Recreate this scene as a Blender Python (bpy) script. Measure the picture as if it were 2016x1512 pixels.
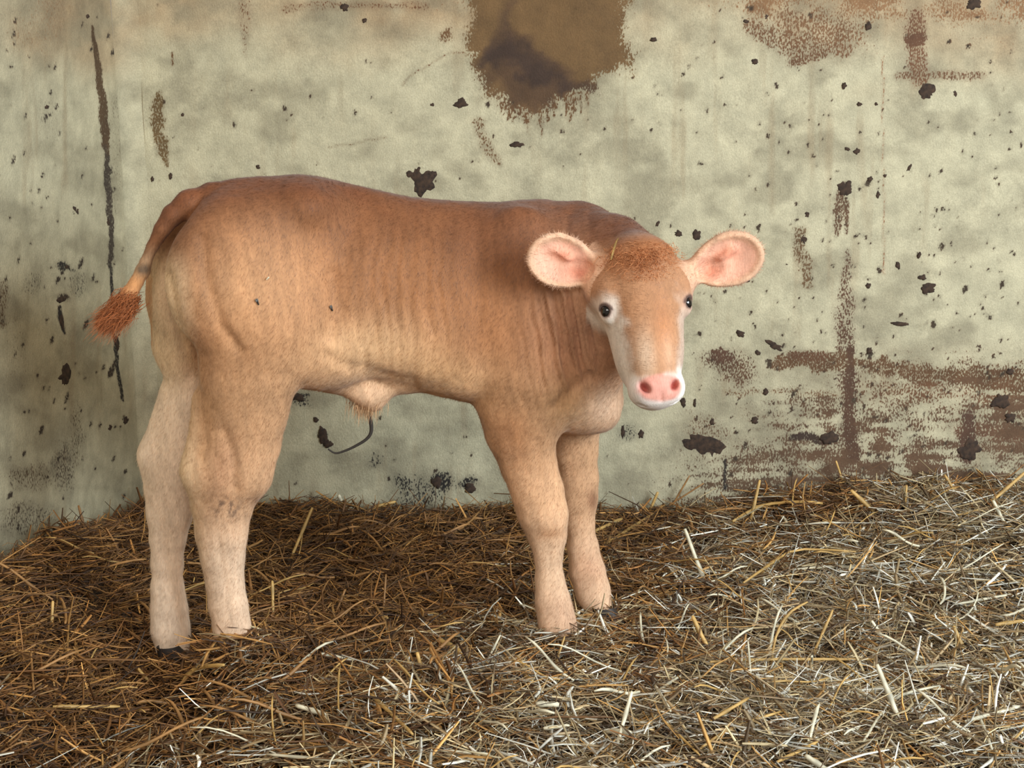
import bpy, math
import numpy as np
from mathutils import Vector, Matrix

# ------------------------------------------------------------------ clear
for o in list(bpy.data.objects):
    bpy.data.objects.remove(o, do_unlink=True)
scene = bpy.context.scene
COL = scene.collection
rng = np.random.default_rng(7)

# ------------------------------------------------------------------ camera
FPX, CAMH, PITCH = 2900.0, 1.15, math.radians(12.6)
cam_d = bpy.data.cameras.new('camera')
cam_d.sensor_width = 36.0
cam_d.lens = FPX / 2016.0 * 36.0
cam = bpy.data.objects.new('camera', cam_d)
COL.objects.link(cam)
cam.location = (0, 0, CAMH)
cam.rotation_euler = (math.pi / 2 - PITCH, 0, 0)
scene.camera = cam

# ------------------------------------------------------------------ world, lights, exposure
world = bpy.data.worlds.new('world')
scene.world = world
world.use_nodes = True
bg = world.node_tree.nodes['Background']
bg.inputs[0].default_value = (1.0, 0.86, 0.70, 1)
bg.inputs[1].default_value = 0.34


def area(name, loc, target, sx, sy, power, color):
    d = bpy.data.lights.new(name, 'AREA')
    d.shape = 'RECTANGLE'
    d.size, d.size_y, d.energy, d.color = sx, sy, power, color
    o = bpy.data.objects.new(name, d)
    COL.objects.link(o)
    o.location = loc
    o.rotation_euler = (Vector(target) - Vector(loc)).to_track_quat('-Z', 'Y').to_euler()
    return o


# daylight of the open doorway to the right of the pen, and of the pen's open front behind the camera
area('open_doorway_right_offscreen', (3.5, -0.6, 2.2), (1.0, 2.7, 0.2), 2.2, 2.2, 345, (0.80, 0.93, 1.0))
area('open_pen_front_offscreen', (-0.3, -2.4, 3.5), (0.0, 3.0, 0.6), 3.6, 2.2, 150, (1.0, 0.95, 0.87))
vs = scene.view_settings
vs.view_transform = 'Standard'
vs.look = 'None'
vs.exposure = -0.04
vs.gamma = 1.0
vs.use_curve_mapping = False

# ------------------------------------------------------------------ helpers
CP, SP = math.cos(PITCH), math.sin(PITCH)


def P(px, py, Y):
    """point at world depth Y that the photograph shows at (px, py)"""
    a, b = (px - 1008) / FPX, (py - 756) / FPX
    s = Y / (CP - b * SP)
    return np.array([a * s, Y, CAMH + (-SP - b * CP) * s])


def S(py, Y):
    """metres for one pixel at that row and depth"""
    return Y / (CP - (py - 756) / FPX * SP) / FPX


def G(px, py, z=0.0):
    """point on the horizontal plane z"""
    a, b = (px - 1008) / FPX, (py - 756) / FPX
    s = (z - CAMH) / (-SP - b * CP)
    return np.array([a * s, (CP - b * SP) * s, z])


def project(p):
    p = np.asarray(p)
    dep = p[..., 1] * CP + (CAMH - p[..., 2]) * SP
    up = p[..., 1] * SP + (p[..., 2] - CAMH) * CP
    return 1008 + FPX * p[..., 0] / dep, 756 - FPX * up / dep


def lin(r, g, b):
    def c(v):
        v = v / 255.0
        return v / 12.92 if v <= 0.04045 else ((v + 0.055) / 1.055) ** 2.4
    return np.array([c(r), c(g), c(b)])


def _hash(ix, iy, iz, seed):
    h = (ix * 374761393 + iy * 668265263 + iz * 2147483647 + seed * 1274126177) & 0xffffffff
    h = ((h ^ (h >> 13)) * 1274126177) & 0xffffffff
    h = ((h ^ (h >> 16)) * 2246822519) & 0xffffffff
    return ((h ^ (h >> 15)) & 0xffffff) / float(0xffffff)


def vnoise(x, y, z=None, seed=0):
    x = np.asarray(x, float); y = np.asarray(y, float)
    z = np.zeros_like(x) if z is None else np.asarray(z, float)
    ix, iy, iz = (np.floor(v).astype(np.int64) for v in (x, y, z))
    fx, fy, fz = x - ix, y - iy, z - iz
    fx, fy, fz = (v * v * (3 - 2 * v) for v in (fx, fy, fz))
    r = 0
    for dx in (0, 1):
        for dy in (0, 1):
            for dz in (0, 1):
                w = (fx if dx else 1 - fx) * (fy if dy else 1 - fy) * (fz if dz else 1 - fz)
                r = r + w * _hash(ix + dx, iy + dy, iz + dz, seed)
    return r


def fbm(x, y, z=None, oct=4, seed=0):
    r, a, t = 0, 1.0, 0.0
    x = np.asarray(x, float); y = np.asarray(y, float)
    z = None if z is None else np.asarray(z, float)
    for i in range(oct):
        f = 2.0 ** i
        r = r + a * vnoise(x * f, y * f, None if z is None else z * f, seed + i * 17)
        t += a
        a *= 0.5
    return r / t


def sstep(a, b, x):
    t = np.clip((x - a) / (b - a), 0, 1)
    return t * t * (3 - 2 * t)


def mesh_np(name, v, faces_quads=None, faces_tris=None, smooth=True):
    me = bpy.data.meshes.new(name)
    v = np.ascontiguousarray(v, dtype=np.float32)
    loops, starts, n = [], [], 0
    for arr, k in ((faces_quads, 4), (faces_tris, 3)):
        if arr is not None and len(arr):
            loops.append(np.asarray(arr, dtype=np.int32).ravel())
            starts.append(n + np.arange(len(arr), dtype=np.int32) * k)
            n += len(arr) * k
    loops = np.concatenate(loops); starts = np.concatenate(starts)
    me.vertices.add(len(v)); me.vertices.foreach_set('co', v.ravel())
    me.loops.add(len(loops)); me.loops.foreach_set('vertex_index', loops)
    me.polygons.add(len(starts)); me.polygons.foreach_set('loop_start', starts)
    me.update(calc_edges=True)
    me.validate()
    me.polygons.foreach_set('use_smooth', np.full(len(me.polygons), smooth))
    me.update()
    return me


def set_color(me, col, name='Col'):
    a = me.attributes.new(name, 'FLOAT_COLOR', 'POINT')
    c = np.ones((len(me.vertices), 4), np.float32)
    c[:, :3] = col
    a.data.foreach_set('color', c.ravel())


def set_float(me, val, name):
    a = me.attributes.new(name, 'FLOAT', 'POINT')
    a.data.foreach_set('value', np.asarray(val, np.float32).ravel())


def link(name, me, mat=None, parent=None, **props):
    o = bpy.data.objects.new(name, me)
    COL.objects.link(o)
    if mat:
        me.materials.append(mat)
    if parent:
        o.parent = parent
    for k, v in props.items():
        o[k] = v
    return o


def new_mat(name, rough=0.8, color=(0.5, 0.5, 0.5)):
    m = bpy.data.materials.new(name)
    m.use_nodes = True
    nt = m.node_tree
    b = nt.nodes['Principled BSDF']
    b.inputs['Roughness'].default_value = rough
    b.inputs['Base Color'].default_value = (*color, 1)
    return m, nt, b


def node(nt, kind, **kw):
    n = nt.nodes.new(kind)
    for k, v in kw.items():
        setattr(n, k, v)
    return n


def tube(path, radii, sides=8, cap=True):
    """tapered tube along a path; returns verts, quads, tris"""
    path = np.asarray(path, float); n = len(path)
    t = np.gradient(path, axis=0)
    t /= np.linalg.norm(t, axis=1)[:, None]
    ref = np.array([0, 0, 1.0]) if abs(t[0][2]) < 0.8 else np.array([0, 1.0, 0])
    vs_ = []
    u = np.cross(t[0], ref); u /= np.linalg.norm(u)
    for i in range(n):
        u = u - t[i] * u.dot(t[i]); u /= np.linalg.norm(u)
        w = np.cross(t[i], u)
        a = np.arange(sides) / sides * 2 * math.pi
        vs_.append(path[i] + radii[i] * (np.cos(a)[:, None] * u + np.sin(a)[:, None] * w))
    v = np.concatenate(vs_)
    q = []
    for i in range(n - 1):
        for j in range(sides):
            k = (j + 1) % sides
            q.append((i * sides + j, i * sides + k, (i + 1) * sides + k, (i + 1) * sides + j))
    tr = []
    if cap:
        v = np.concatenate([v, path[:1], path[-1:]])
        for j in range(sides):
            k = (j + 1) % sides
            tr.append((n * sides, k, j))
            tr.append((n * sides + 1, (n - 1) * sides + j, (n - 1) * sides + k))
    return v, np.array(q), np.array(tr).reshape(-1, 3)


def resample(pts, m):
    pts = np.asarray(pts, float)
    n = len(pts)
    s = np.linspace(0, n - 1, m)
    i = np.clip(s.astype(int), 0, n - 2); f = (s - i)[:, None]
    g = lambda k: pts[np.clip(k, 0, n - 1)]
    p0, p1, p2, p3 = g(i - 1), g(i), g(i + 1), g(i + 2)
    return 0.5 * (2 * p1 + (p2 - p0) * f + (2 * p0 - 5 * p1 + 4 * p2 - p3) * f ** 2 + (3 * p1 - p0 - 3 * p2 + p3) * f ** 3)


# ------------------------------------------------------------------ walls
BACK_Y = 3.70
CORNER = P(262, 500, BACK_Y)[0]              # x of the inside corner
LW_ANG = math.radians(8.0)                   # the left wall opens a little outwards


def wall_material(name):
    m, nt, b = new_mat(name, 0.88)
    L = nt.links
    at = node(nt, 'ShaderNodeAttribute', attribute_name='Col')
    mu = node(nt, 'ShaderNodeAttribute', attribute_name='mud')
    mt = node(nt, 'ShaderNodeAttribute', attribute_name='mudcol')
    tc = node(nt, 'ShaderNodeTexCoord')
    n1 = node(nt, 'ShaderNodeTexNoise'); n1.inputs['Scale'].default_value = 270; n1.inputs['Detail'].default_value = 4
    n2 = node(nt, 'ShaderNodeTexNoise'); n2.inputs['Scale'].default_value = 16; n2.inputs['Detail'].default_value = 7
    n2.inputs['Roughness'].default_value = 0.66
    n3 = node(nt, 'ShaderNodeTexNoise'); n3.inputs['Scale'].default_value = 330; n3.inputs['Detail'].default_value = 2
    mp = node(nt, 'ShaderNodeMapping'); mp.inputs['Scale'].default_value = (1.0, 1.0, 0.55)
    L.new(tc.outputs['Object'], mp.inputs[0])
    L.new(mp.outputs[0], n1.inputs['Vector'])
    for n in (n2, n3):
        L.new(tc.outputs['Object'], n.inputs['Vector'])
    # mud coverage broken up by fine grain
    ma = node(nt, 'ShaderNodeMath', operation='MULTIPLY_ADD'); ma.inputs[1].default_value = 1.5; ma.inputs[2].default_value = -0.75
    L.new(n1.outputs['Fac'], ma.inputs[0])
    ad = node(nt, 'ShaderNodeMath', operation='ADD'); L.new(mu.outputs['Fac'], ad.inputs[0]); L.new(ma.outputs[0], ad.inputs[1])
    mr = node(nt, 'ShaderNodeMapRange', interpolation_type='SMOOTHSTEP')
    mr.inputs[1].default_value = 0.36; mr.inputs[2].default_value = 0.66
    L.new(ad.outputs[0], mr.inputs[0])
    # thin stains also tint the plaster softly
    tn = node(nt, 'ShaderNodeMath', operation='MULTIPLY'); tn.inputs[1].default_value = 0.55
    L.new(mu.outputs['Fac'], tn.inputs[0])
    mxx = node(nt, 'ShaderNodeMath', operation='MAXIMUM'); L.new(tn.outputs[0], mxx.inputs[0]); L.new(mr.outputs[0], mxx.inputs[1])
    # mottled lime wash
    r2 = node(nt, 'ShaderNodeMapRange'); r2.inputs[1].default_value = 0.30; r2.inputs[2].default_value = 0.70
    r2.inputs[3].default_value = 0.74; r2.inputs[4].default_value = 1.14
    L.new(n2.outputs['Fac'], r2.inputs[0])
    r3 = node(nt, 'ShaderNodeMapRange'); r3.inputs[1].default_value = 0.3; r3.inputs[2].default_value = 0.7
    r3.inputs[3].default_value = 0.86; r3.inputs[4].default_value = 1.10
    L.new(n3.outputs['Fac'], r3.inputs[0])
    mm = node(nt, 'ShaderNodeMath', operation='MULTIPLY'); L.new(r2.outputs[0], mm.inputs[0]); L.new(r3.outputs[0], mm.inputs[1])
    vm = node(nt, 'ShaderNodeVectorMath', operation='SCALE')
    L.new(at.outputs['Color'], vm.inputs[0]); L.new(mm.outputs[0], vm.inputs['Scale'])
    vm2 = node(nt, 'ShaderNodeVectorMath', operation='SCALE')
    L.new(mt.outputs['Color'], vm2.inputs[0]); L.new(mm.outputs[0], vm2.inputs['Scale'])
    mx = node(nt, 'ShaderNodeMix', data_type='RGBA')
    L.new(mxx.outputs[0], mx.inputs[0]); L.new(vm.outputs[0], mx.inputs[6]); L.new(vm2.outputs[0], mx.inputs[7])
    L.new(mx.outputs[2], b.inputs['Base Color'])
    bp = node(nt, 'ShaderNodeBump'); bp.inputs['Strength'].default_value = 0.5; bp.inputs['Distance'].default_value = 0.003
    hs = node(nt, 'ShaderNodeMath', operation='ADD'); L.new(n1.outputs['Fac'], hs.inputs[0]); L.new(n2.outputs['Fac'], hs.inputs[1])
    L.new(hs.outputs[0], bp.inputs['Height'])
    L.new(bp.outputs[0], b.inputs['Normal'])
    return m


WALL = wall_material('dirty_lime_plaster')


class Stains:
    """stain coverage on a plastered wall, given at picture positions of the wall's own points"""
    def __init__(s, x, y):
        s.x, s.y = x, y
        s.nx = (fbm(x / 26, y / 26, oct=4, seed=3) - .5) * 2
        s.ny = (fbm(x / 26, y / 26, oct=4, seed=9) - .5) * 2
        s.mud = np.zeros_like(x)
        s.col = np.tile(lin(98, 68, 42), (len(x), 1))

    def put(s, m, col=None):
        m = np.clip(m, 0, 1.6)
        if col is not None:
            w = np.clip(m - s.mud + 0.25, 0, 1) * (m > 0.03)
            w = np.clip(w * 2.5, 0, 1)[:, None]
            s.col = s.col * (1 - w) + lin(*col) * w
        s.mud = np.maximum(s.mud, m)

    def ell(s, cx, cy, rx, ry, rot=0, k=1.0, soft=0.5, jag=6, col=None):
        x = s.x + s.nx * jag - cx; y = s.y + s.ny * jag - cy
        c, n = math.cos(math.radians(rot)), math.sin(math.radians(rot))
        u, v = (x * c + y * n) / rx, (-x * n + y * c) / ry
        q = np.sqrt(u * u + v * v)
        s.put(k * sstep(1 + soft * .5, 1 - soft * .5, q), col)

    def stroke(s, pts, w, k=1.0, soft=0.6, jag=6, col=None):
        x = s.x + s.nx * jag; y = s.y + s.ny * jag
        d = np.full_like(x, 1e9)
        ws = w if hasattr(w, '__len__') else [w] * len(pts)
        for (a, b, wa, wb) in zip(pts[:-1], pts[1:], ws[:-1], ws[1:]):
            ax, ay = a; bx, by = b
            dx, dy = bx - ax, by - ay
            t = np.clip(((x - ax) * dx + (y - ay) * dy) / (dx * dx + dy * dy), 0, 1)
            d = np.minimum(d, np.hypot(x - ax - t * dx, y - ay - t * dy) / (wa + (wb - wa) * t))
        s.put(k * sstep(1 + soft * .5, 1 - soft * .5, d), col)

    def poly(s, pts, soft=14, k=1.0, jag=10, col=None):
        x = s.x + s.nx * jag; y = s.y + s.ny * jag
        d = np.full_like(x, 1e9); ins = np.zeros(len(x), bool)
        for (ax, ay), (bx, by) in zip(pts, pts[1:] + pts[:1]):
            dx, dy = bx - ax, by - ay
            t = np.clip(((x - ax) * dx + (y - ay) * dy) / (dx * dx + dy * dy), 0, 1)
            d = np.minimum(d, np.hypot(x - ax - t * dx, y - ay - t * dy))
            c = ((ay > y) != (by > y))
            xi = ax + (y - ay) * dx / (dy if dy else 1e-9)
            ins ^= c & (x < xi)
        sd = np.where(ins, -d, d)
        s.put(k * sstep(soft * .5, -soft * .5, sd), col)


DK = (62, 46, 36)
BR = (104, 74, 46)
RB = (112, 76, 50)
BK = (44, 38, 34)


def wall_tone(x, y):
    """own colour of the lime wash with old brown water marks"""
    base = np.tile(lin(192, 182, 152), (len(x), 1))
    g = fbm(x / 190, y / 120, oct=5, seed=31)
    warm = np.clip(sstep(210, -60, y + (g - .5) * 260), 0, 1)
    warm *= 0.35 + 0.65 * sstep(.38, .66, fbm(x / 120, y / 170, oct=4, seed=44))
    base = base * (1 - .8 * warm[:, None]) + lin(164, 132, 96) * (.8 * warm[:, None])
    grime = sstep(.46, .72, fbm(x / 90, y / 60, oct=5, seed=52)) * .55
    base = base * (1 - grime[:, None]) + lin(140, 130, 106) * grime[:, None]
    run = sstep(.55, .8, fbm(x / 16, y / 260, oct=4, seed=57)) * sstep(.4, .65, fbm(x / 150, y / 150, oct=2, seed=58)) * .4
    base = base * (1 - run[:, None]) + lin(150, 128, 98) * run[:, None]
    return base


# ---- back wall: dense grid so that its relief and stains are its own
def grid(u0, u1, v0, v1, step):
    nu, nv = int((u1 - u0) / step) + 1, int((v1 - v0) / step) + 1
    U, V = np.meshgrid(np.linspace(u0, u1, nu), np.linspace(v0, v1, nv))
    i = np.arange(nu * nv).reshape(nv, nu)
    q = np.stack([i[:-1, :-1], i[:-1, 1:], i[1:, 1:], i[1:, :-1]], -1).reshape(-1, 4)
    return U.ravel(), V.ravel(), q


COVE = 0.045
U, V, Q = grid(CORNER + COVE, 2.4, -0.15, 1.75, 0.006)
relief = (fbm(U * 3, V * 3, oct=4, seed=61) - .5) * 0.012 + (fbm(U * 40, V * 22, oct=2, seed=63) - .5) * 0.0022
vb = np.stack([U, BACK_Y + relief, V], 1)
px, py = project(np.stack([U, np.full_like(U, BACK_Y), V], 1))
st = Stains(px, py)
tone = wall_tone(px, py)
# broad smears first, thick stains later
hg = fbm(px / 70, py / 9, oct=4, seed=71)            # brushed sideways
vg = fbm(px / 9, py / 80, oct=4, seed=73)            # runs downwards
low = sstep(600, 900, py + (fbm(px / 140, py / 90, oct=3, seed=75) - .5) * 260) * sstep(1330, 1720, px + (fbm(px / 120, py / 60, oct=3, seed=76) - .5) * 240)
sp = fbm(px / 34, py / 22, oct=3, seed=79)
st.put(low * (0.66 + 0.50 * (hg - .5) * 2 + .6 * (sp - .5) * 2), (96, 70, 50))
st.put(sstep(760, 930, py) * sstep(1230, 1480, px) * (0.52 + .6 * (hg - .5) + .9 * (sp - .5)), (98, 74, 54))
st.put(sstep(640, 760, py) * sstep(860, 760, py) * sstep(1440, 1800, px) * (0.54 + 1.1 * (hg - .5)), (104, 72, 48))
st.put(sstep(860, 960, py) * sstep(1150, 1450, px) * (0.56 + .9 * (hg - .5)), (96, 72, 52))
st.put(sstep(160, -40, py) * sstep(1300, 1500, px) * (0.60 + 1.3 * (fbm(px / 60, py / 30, oct=4, seed=77) - .5)), (138, 102, 70))
st.put(sstep(120, -20, py) * sstep(1330, 1200, px) * sstep(700, 950, px) * .34, (140, 102, 70))
st.poly([(905, -60), (930, 40), (914, 100), (938, 150), (958, 190), (1005, 206), (1048, 226), (1078, 214), (1092, 190),
         (1146, 180), (1176, 148), (1246, 132), (1252, 112), (1228, 60), (1240, -60)], soft=70, k=1.0, jag=20, col=(112, 84, 52))
st.poly([(1000, -40), (965, 50), (936, 100), (948, 165), (1000, 202), (1050, 224), (1082, 206), (1110, 184), (1170, 172), (1160, 150), (1120, 118), (1060, 85), (1020, 40), (1030, -40)],
        soft=80, k=1.25, jag=26, col=(88, 64, 44))
st.poly([(962, 80), (938, 110), (960, 150), (1010, 150), (1045, 190), (1120, 180), (1150, 168), (1100, 128), (1050, 96), (1000, 60)], soft=70, k=1.45, jag=30, col=(66, 48, 38))
for i in range(26):
    x0 = 985 + i * 6.5 + rng.normal(0, 3)
    ln = rng.uniform(15, 75) * math.exp(-((x0 - 1075) / 90) ** 2)
    yt = 205 if x0 < 1090 else 185
    st.stroke([(x0, yt), (x0 + 4, yt + ln)], [5, 2], k=.62, soft=1.0, jag=4, col=BR)
st.ell(878, 70, 14, 16, 30, .62, 1, 8, BR)
st.stroke([(845, 128), (880, 108), (915, 100)], 2.2, .5, 1, 3, RB)
st.stroke([(790, 170), (805, 150), (850, 125)], 2.2, .5, 1, 3, RB)
st.stroke([(935, 235), (955, 280), (985, 325)], [10, 16, 6], .5, 1.2, 10, BR)
st.stroke([(650, 288), (720, 278), (760, 270)], 3, .42, 1, 5, BR)
st.stroke([(560, 16), (640, 8), (840, 14)], 9, .45, 1.2, 8, RB)
st.stroke([(478, -20), (485, 60), (480, 110)], [16, 12, 3], .40, 1.4, 8, RB)
st.stroke([(318, 180), (312, 225), (320, 300), (332, 330)], [5, 13, 15, 4], .66, 1.0, 14, (108, 84, 52))
st.stroke([(340, 106), (338, 130)], 3, .7, .6, 3, BR)
# upper right smears
st.ell(1600, 60, 125, 58, 8, .56, 1.3, 22, (118, 84, 56))
st.stroke([(1480, 50), (1560, 90), (1670, 100)], [20, 28, 16], .55, 1.2, 14, (112, 78, 52))
st.stroke([(1560, 118), (1620, 105)], 14, .6, 1.0, 10, (104, 72, 48))
st.stroke([(1805, 40), (1800, 80), (1812, 150)], [26, 24, 22], .58, 1.0, 12, (112, 76, 52))
st.ell(1802, 76, 26, 16, 0, .78, .9, 8, (98, 66, 46))
st.stroke([(1770, 150), (1850, 146), (1930, 152)], 10, .56, 1.1, 8, (108, 76, 52))
st.stroke([(1738, 115), (1738, 260), (1742, 540)], [3, 2, 3], .50, 1.0, 3, (150, 110, 80))
# right hand streaks under the splats
st.stroke([(1660, 370), (1650, 420), (1645, 465)], [12, 17, 8], .62, 1.0, 14, (96, 70, 50))
st.stroke([(1668, 400), (1668, 460)], [8, 5], .66, .9, 8, (96, 70, 50))
st.stroke([(1575, 455), (1580, 520), (1592, 565)], [10, 18, 10], .56, 1.0, 14, (104, 78, 52))
st.stroke([(1668, 500), (1664, 620), (1668, 720), (1672, 800), (1672, 960)], [8, 20, 24, 26, 26], .55, 1.2, 12, (92, 64, 46))
st.stroke([(1676, 690), (1672, 790), (1678, 900)], [9, 12, 16], .78, .9, 8, (86, 60, 44))
st.ell(1440, 722, 62, 40, 18, .58, 1.1, 18, (92, 64, 44))
st.ell(1425, 705, 32, 20, 10, .74, .9, 12, (88, 60, 44))
st.stroke([(1520, 716), (1640, 712), (1720, 722), (1850, 738), (2040, 752)], [10, 17, 20, 22, 30], .66, 1.0, 18, (98, 69, 45))
st.stroke([(1560, 700), (1620, 705)], 12, .7, 1, 8, (100, 68, 46))
st.stroke([(1430, 775), (1560, 772), (1650, 776)], 8, .48, 1.2, 10, (112, 82, 56))
st.stroke([(1790, 762), (1900, 778), (2016, 800)], 13, .5, 1.2, 10, (112, 78, 54))
st.ell(1390, 845, 60, 40, 20, .46, 1.3, 18, (104, 76, 54))
st.stroke([(1560, 862), (1630, 864)], [6, 13], .8, .8, 8, DK)
st.stroke([(1890, 850), (1940, 845), (2020, 862)], [16, 18, 20], .64, 1.0, 12, (100, 68, 48))
st.stroke([(1905, 820), (1902, 895)], [16, 22], .74, .9, 10, (84, 58, 44))
st.stroke([(1426, 905), (1428, 960)], [4, 5], .75, .8, 4, BK)
# low black mould behind the calf
for (cx, cy, r, k) in [(830, 975, 60, .46), (870, 950, 26, .62), (920, 955, 22, .6), (795, 950, 22, .55), (640, 858, 10, .75),
                       (646, 878, 7, .7), (590, 785, 24, .5), (600, 775, 12, .62), (735, 905, 20, .42), (1240, 850, 28, .45)]:
    st.ell(cx, cy, r, r * .75, 0, k, 1.1, 12, BK)
# spatter
n = 1500
sx = rng.uniform(250, 2060, n); sy = rng.uniform(-30, 960, n)
sr = np.exp(rng.normal(0.45, .5, n))
keep = rng.uniform(0, 1, n) < (0.25 + .75 * sstep(1100, 1800, sx)) * (0.3 + .7 * sstep(-50, 500, sy))
mud2 = np.zeros_like(px)
for cx, cy, r in zip(sx[keep], sy[keep], sr[keep]):
    sel = np.where((np.abs(px - cx) < 14) & (np.abs(py - cy) < 18))[0]
    el = rng.uniform(1, 1.8); an = rng.uniform(-.8, .8)
    dx, dy = px[sel] - cx, py[sel] - cy
    u, v = dx * math.cos(an) + dy * math.sin(an), (-dx * math.sin(an) + dy * math.cos(an)) / el
    m = sstep(r + 3.0, r - 1.0, np.hypot(u, v)) * .8
    w = (m > st.mud[sel]) & (m > .1)
    st.col[sel[w]] = lin(66, 52, 38)
    st.mud[sel] = np.maximum(st.mud[sel], m)
me = mesh_np('wall_back', vb, Q)
set_color(me, tone); set_float(me, st.mud, 'mud'); set_color(me, st.col, 'mudcol')
wall_back = link('wall_back', me, WALL, kind='structure',
                 label='stained cream plaster wall behind the calf')

# ---- left wall with the mortared corner
lx, ly = -math.sin(LW_ANG), -math.cos(LW_ANG)          # direction along the wall, towards the camera
U, V, Q = grid(COVE, 2.1, -0.15, 1.75, 0.0065)
nrm = np.array([math.cos(LW_ANG), -math.sin(LW_ANG)])
relief = (fbm(U * 3, V * 3, oct=4, seed=161) - .5) * 0.012 + (fbm(U * 40, V * 22, oct=2, seed=163) - .5) * 0.002
X = CORNER + lx * U; Yy = BACK_Y + ly * U
vl = np.stack([X + nrm[0] * relief, Yy + nrm[1] * relief, V], 1)
px, py = project(np.stack([X, Yy, V], 1))
st = Stains(px, py)
tone = wall_tone(px, py)
# long dark run along the corner
st.stroke([(180, 50), (192, 130), (202, 240), (208, 300)], [3, 7, 10, 6], .80, .8, 7, (86, 64, 42))
st.stroke([(206, 290), (212, 370), (216, 450), (215, 530)], [5, 7, 7, 4], .74, .8, 7, (66, 54, 44))
st.stroke([(214, 520), (220, 600), (228, 700), (238, 790)], [4, 3, 4, 4], .72, .8, 5, BK)
st.stroke([(222, 200), (226, 300), (222, 420)], 14, .33, 1.4, 10, (90, 76, 58))
for (cx, cy, rx, ry, k, c) in [(100, 20, 40, 80, .40, (140, 108, 78)), (60, 60, 60, 60, .36, (150, 120, 88)), (95, 230, 30, 60, .30, (110, 100, 84)),
                               (150, 560, 26, 30, .42, (80, 74, 62)), (60, 560, 24, 26, .40, (84, 76, 62)), (128, 527, 18, 10, .72, BK),
                               (122, 590, 13, 8, .72, DK), (30, 700, 30, 120, .30, (110, 96, 76)),
                               (60, 940, 60, 30, .46, (92, 74, 54)), (125, 920, 30, 60, .50, (80, 66, 52)), (50, 1020, 60, 40, .46, (80, 66, 52)),
                               (150, 860, 16, 80, .46, (92, 78, 58))]:
    st.ell(cx, cy, rx, ry, 0, k, 1.2, 14, c)
st.stroke([(116, 605), (120, 630), (126, 655)], [3, 6, 3], .8, .7, 4, BK)
st.stroke([(6, 560), (0, 640)], 12, .5, 1.2, 8, (96, 74, 50))
n = 130
sx = rng.uniform(-30, 250, n); sy = rng.uniform(-30, 1060, n)
for cx, cy in zip(sx, sy):
    r = math.exp(rng.normal(.8, .4)); el = rng.uniform(1.2, 2.8)
    sel = np.where((np.abs(px - cx) < 14) & (np.abs(py - cy) < 24))[0]
    m = sstep(r + 2.2, r - .8, np.hypot(px[sel] - cx + (py[sel] - cy) * .3, (py[sel] - cy) / el)) * .72
    w = (m > st.mud[sel]) & (m > .1)
    st.col[sel[w]] = lin(60, 48, 38)
    st.mud[sel] = np.maximum(st.mud[sel], m)
me = mesh_np('wall_left', vl, Q)
set_color(me, tone); set_float(me, st.mud, 'mud'); set_color(me, st.col, 'mudcol')
wall_left = link('wall_left', me, WALL, kind='structure', label='grey stained plaster side wall beside the tail of the calf')

# ---- mortar cove that fills the corner between the two walls
zz = np.linspace(-0.15, 1.75, 240)
A = np.array([CORNER + lx * COVE * 1.02, BACK_Y + ly * COVE * 1.02]); B = np.array([CORNER + COVE * 1.02, BACK_Y]); Cc = np.array([CORNER, BACK_Y])
tt = np.linspace(0, 1, 9)
prof = np.stack([(1 - t) ** 2 * A + 2 * t * (1 - t) * (Cc * .75 + (A + B) * .125) + t * t * B for t in tt])
vv = []
for z in zz:
    nz = (fbm(np.array([z * 9] * 9), tt * 3, oct=3, seed=5) - .5) * .006
    pr = prof + np.outer(nz, [1, -1])
    vv.append(np.concatenate([pr, np.full((9, 1), z)], 1))
vv = np.concatenate(vv)
ii = np.arange(240 * 9).reshape(240, 9)
qq = np.stack([ii[:-1, :-1], ii[:-1, 1:], ii[1:, 1:], ii[1:, :-1]], -1).reshape(-1, 4)
px, py = project(vv)
me = mesh_np('trim_1', vv, qq)
set_color(me, wall_tone(px, py))
st = Stains(px, py)
set_float(me, st.mud, 'mud'); set_color(me, st.col, 'mudcol')
link('trim_1', me, WALL, kind='structure', label='rough mortar fillet filling the wall corner')

# ---- thick dried splats that stand proud of the plaster
m_splat, nt, b = new_mat('dried_dung', 0.9)
tc = node(nt, 'ShaderNodeTexCoord'); nn = node(nt, 'ShaderNodeTexNoise'); nn.inputs['Scale'].default_value = 90; nn.inputs['Detail'].default_value = 5
cr = node(nt, 'ShaderNodeValToRGB')
cr.color_ramp.elements[0].position = .3; cr.color_ramp.elements[0].color = (*lin(36, 26, 21), 1)
cr.color_ramp.elements[1].position = .75; cr.color_ramp.elements[1].color = (*lin(78, 57, 42), 1)
nt.links.new(tc.outputs['Object'], nn.inputs['Vector']); nt.links.new(nn.outputs['Fac'], cr.inputs[0]); nt.links.new(cr.outputs[0], b.inputs['Base Color'])
bp = node(nt, 'ShaderNodeBump'); bp.inputs['Strength'].default_value = .7; bp.inputs['Distance'].default_value = .003
nt.links.new(nn.outputs['Fac'], bp.inputs['Height']); nt.links.new(bp.outputs[0], b.inputs['Normal'])


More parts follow.
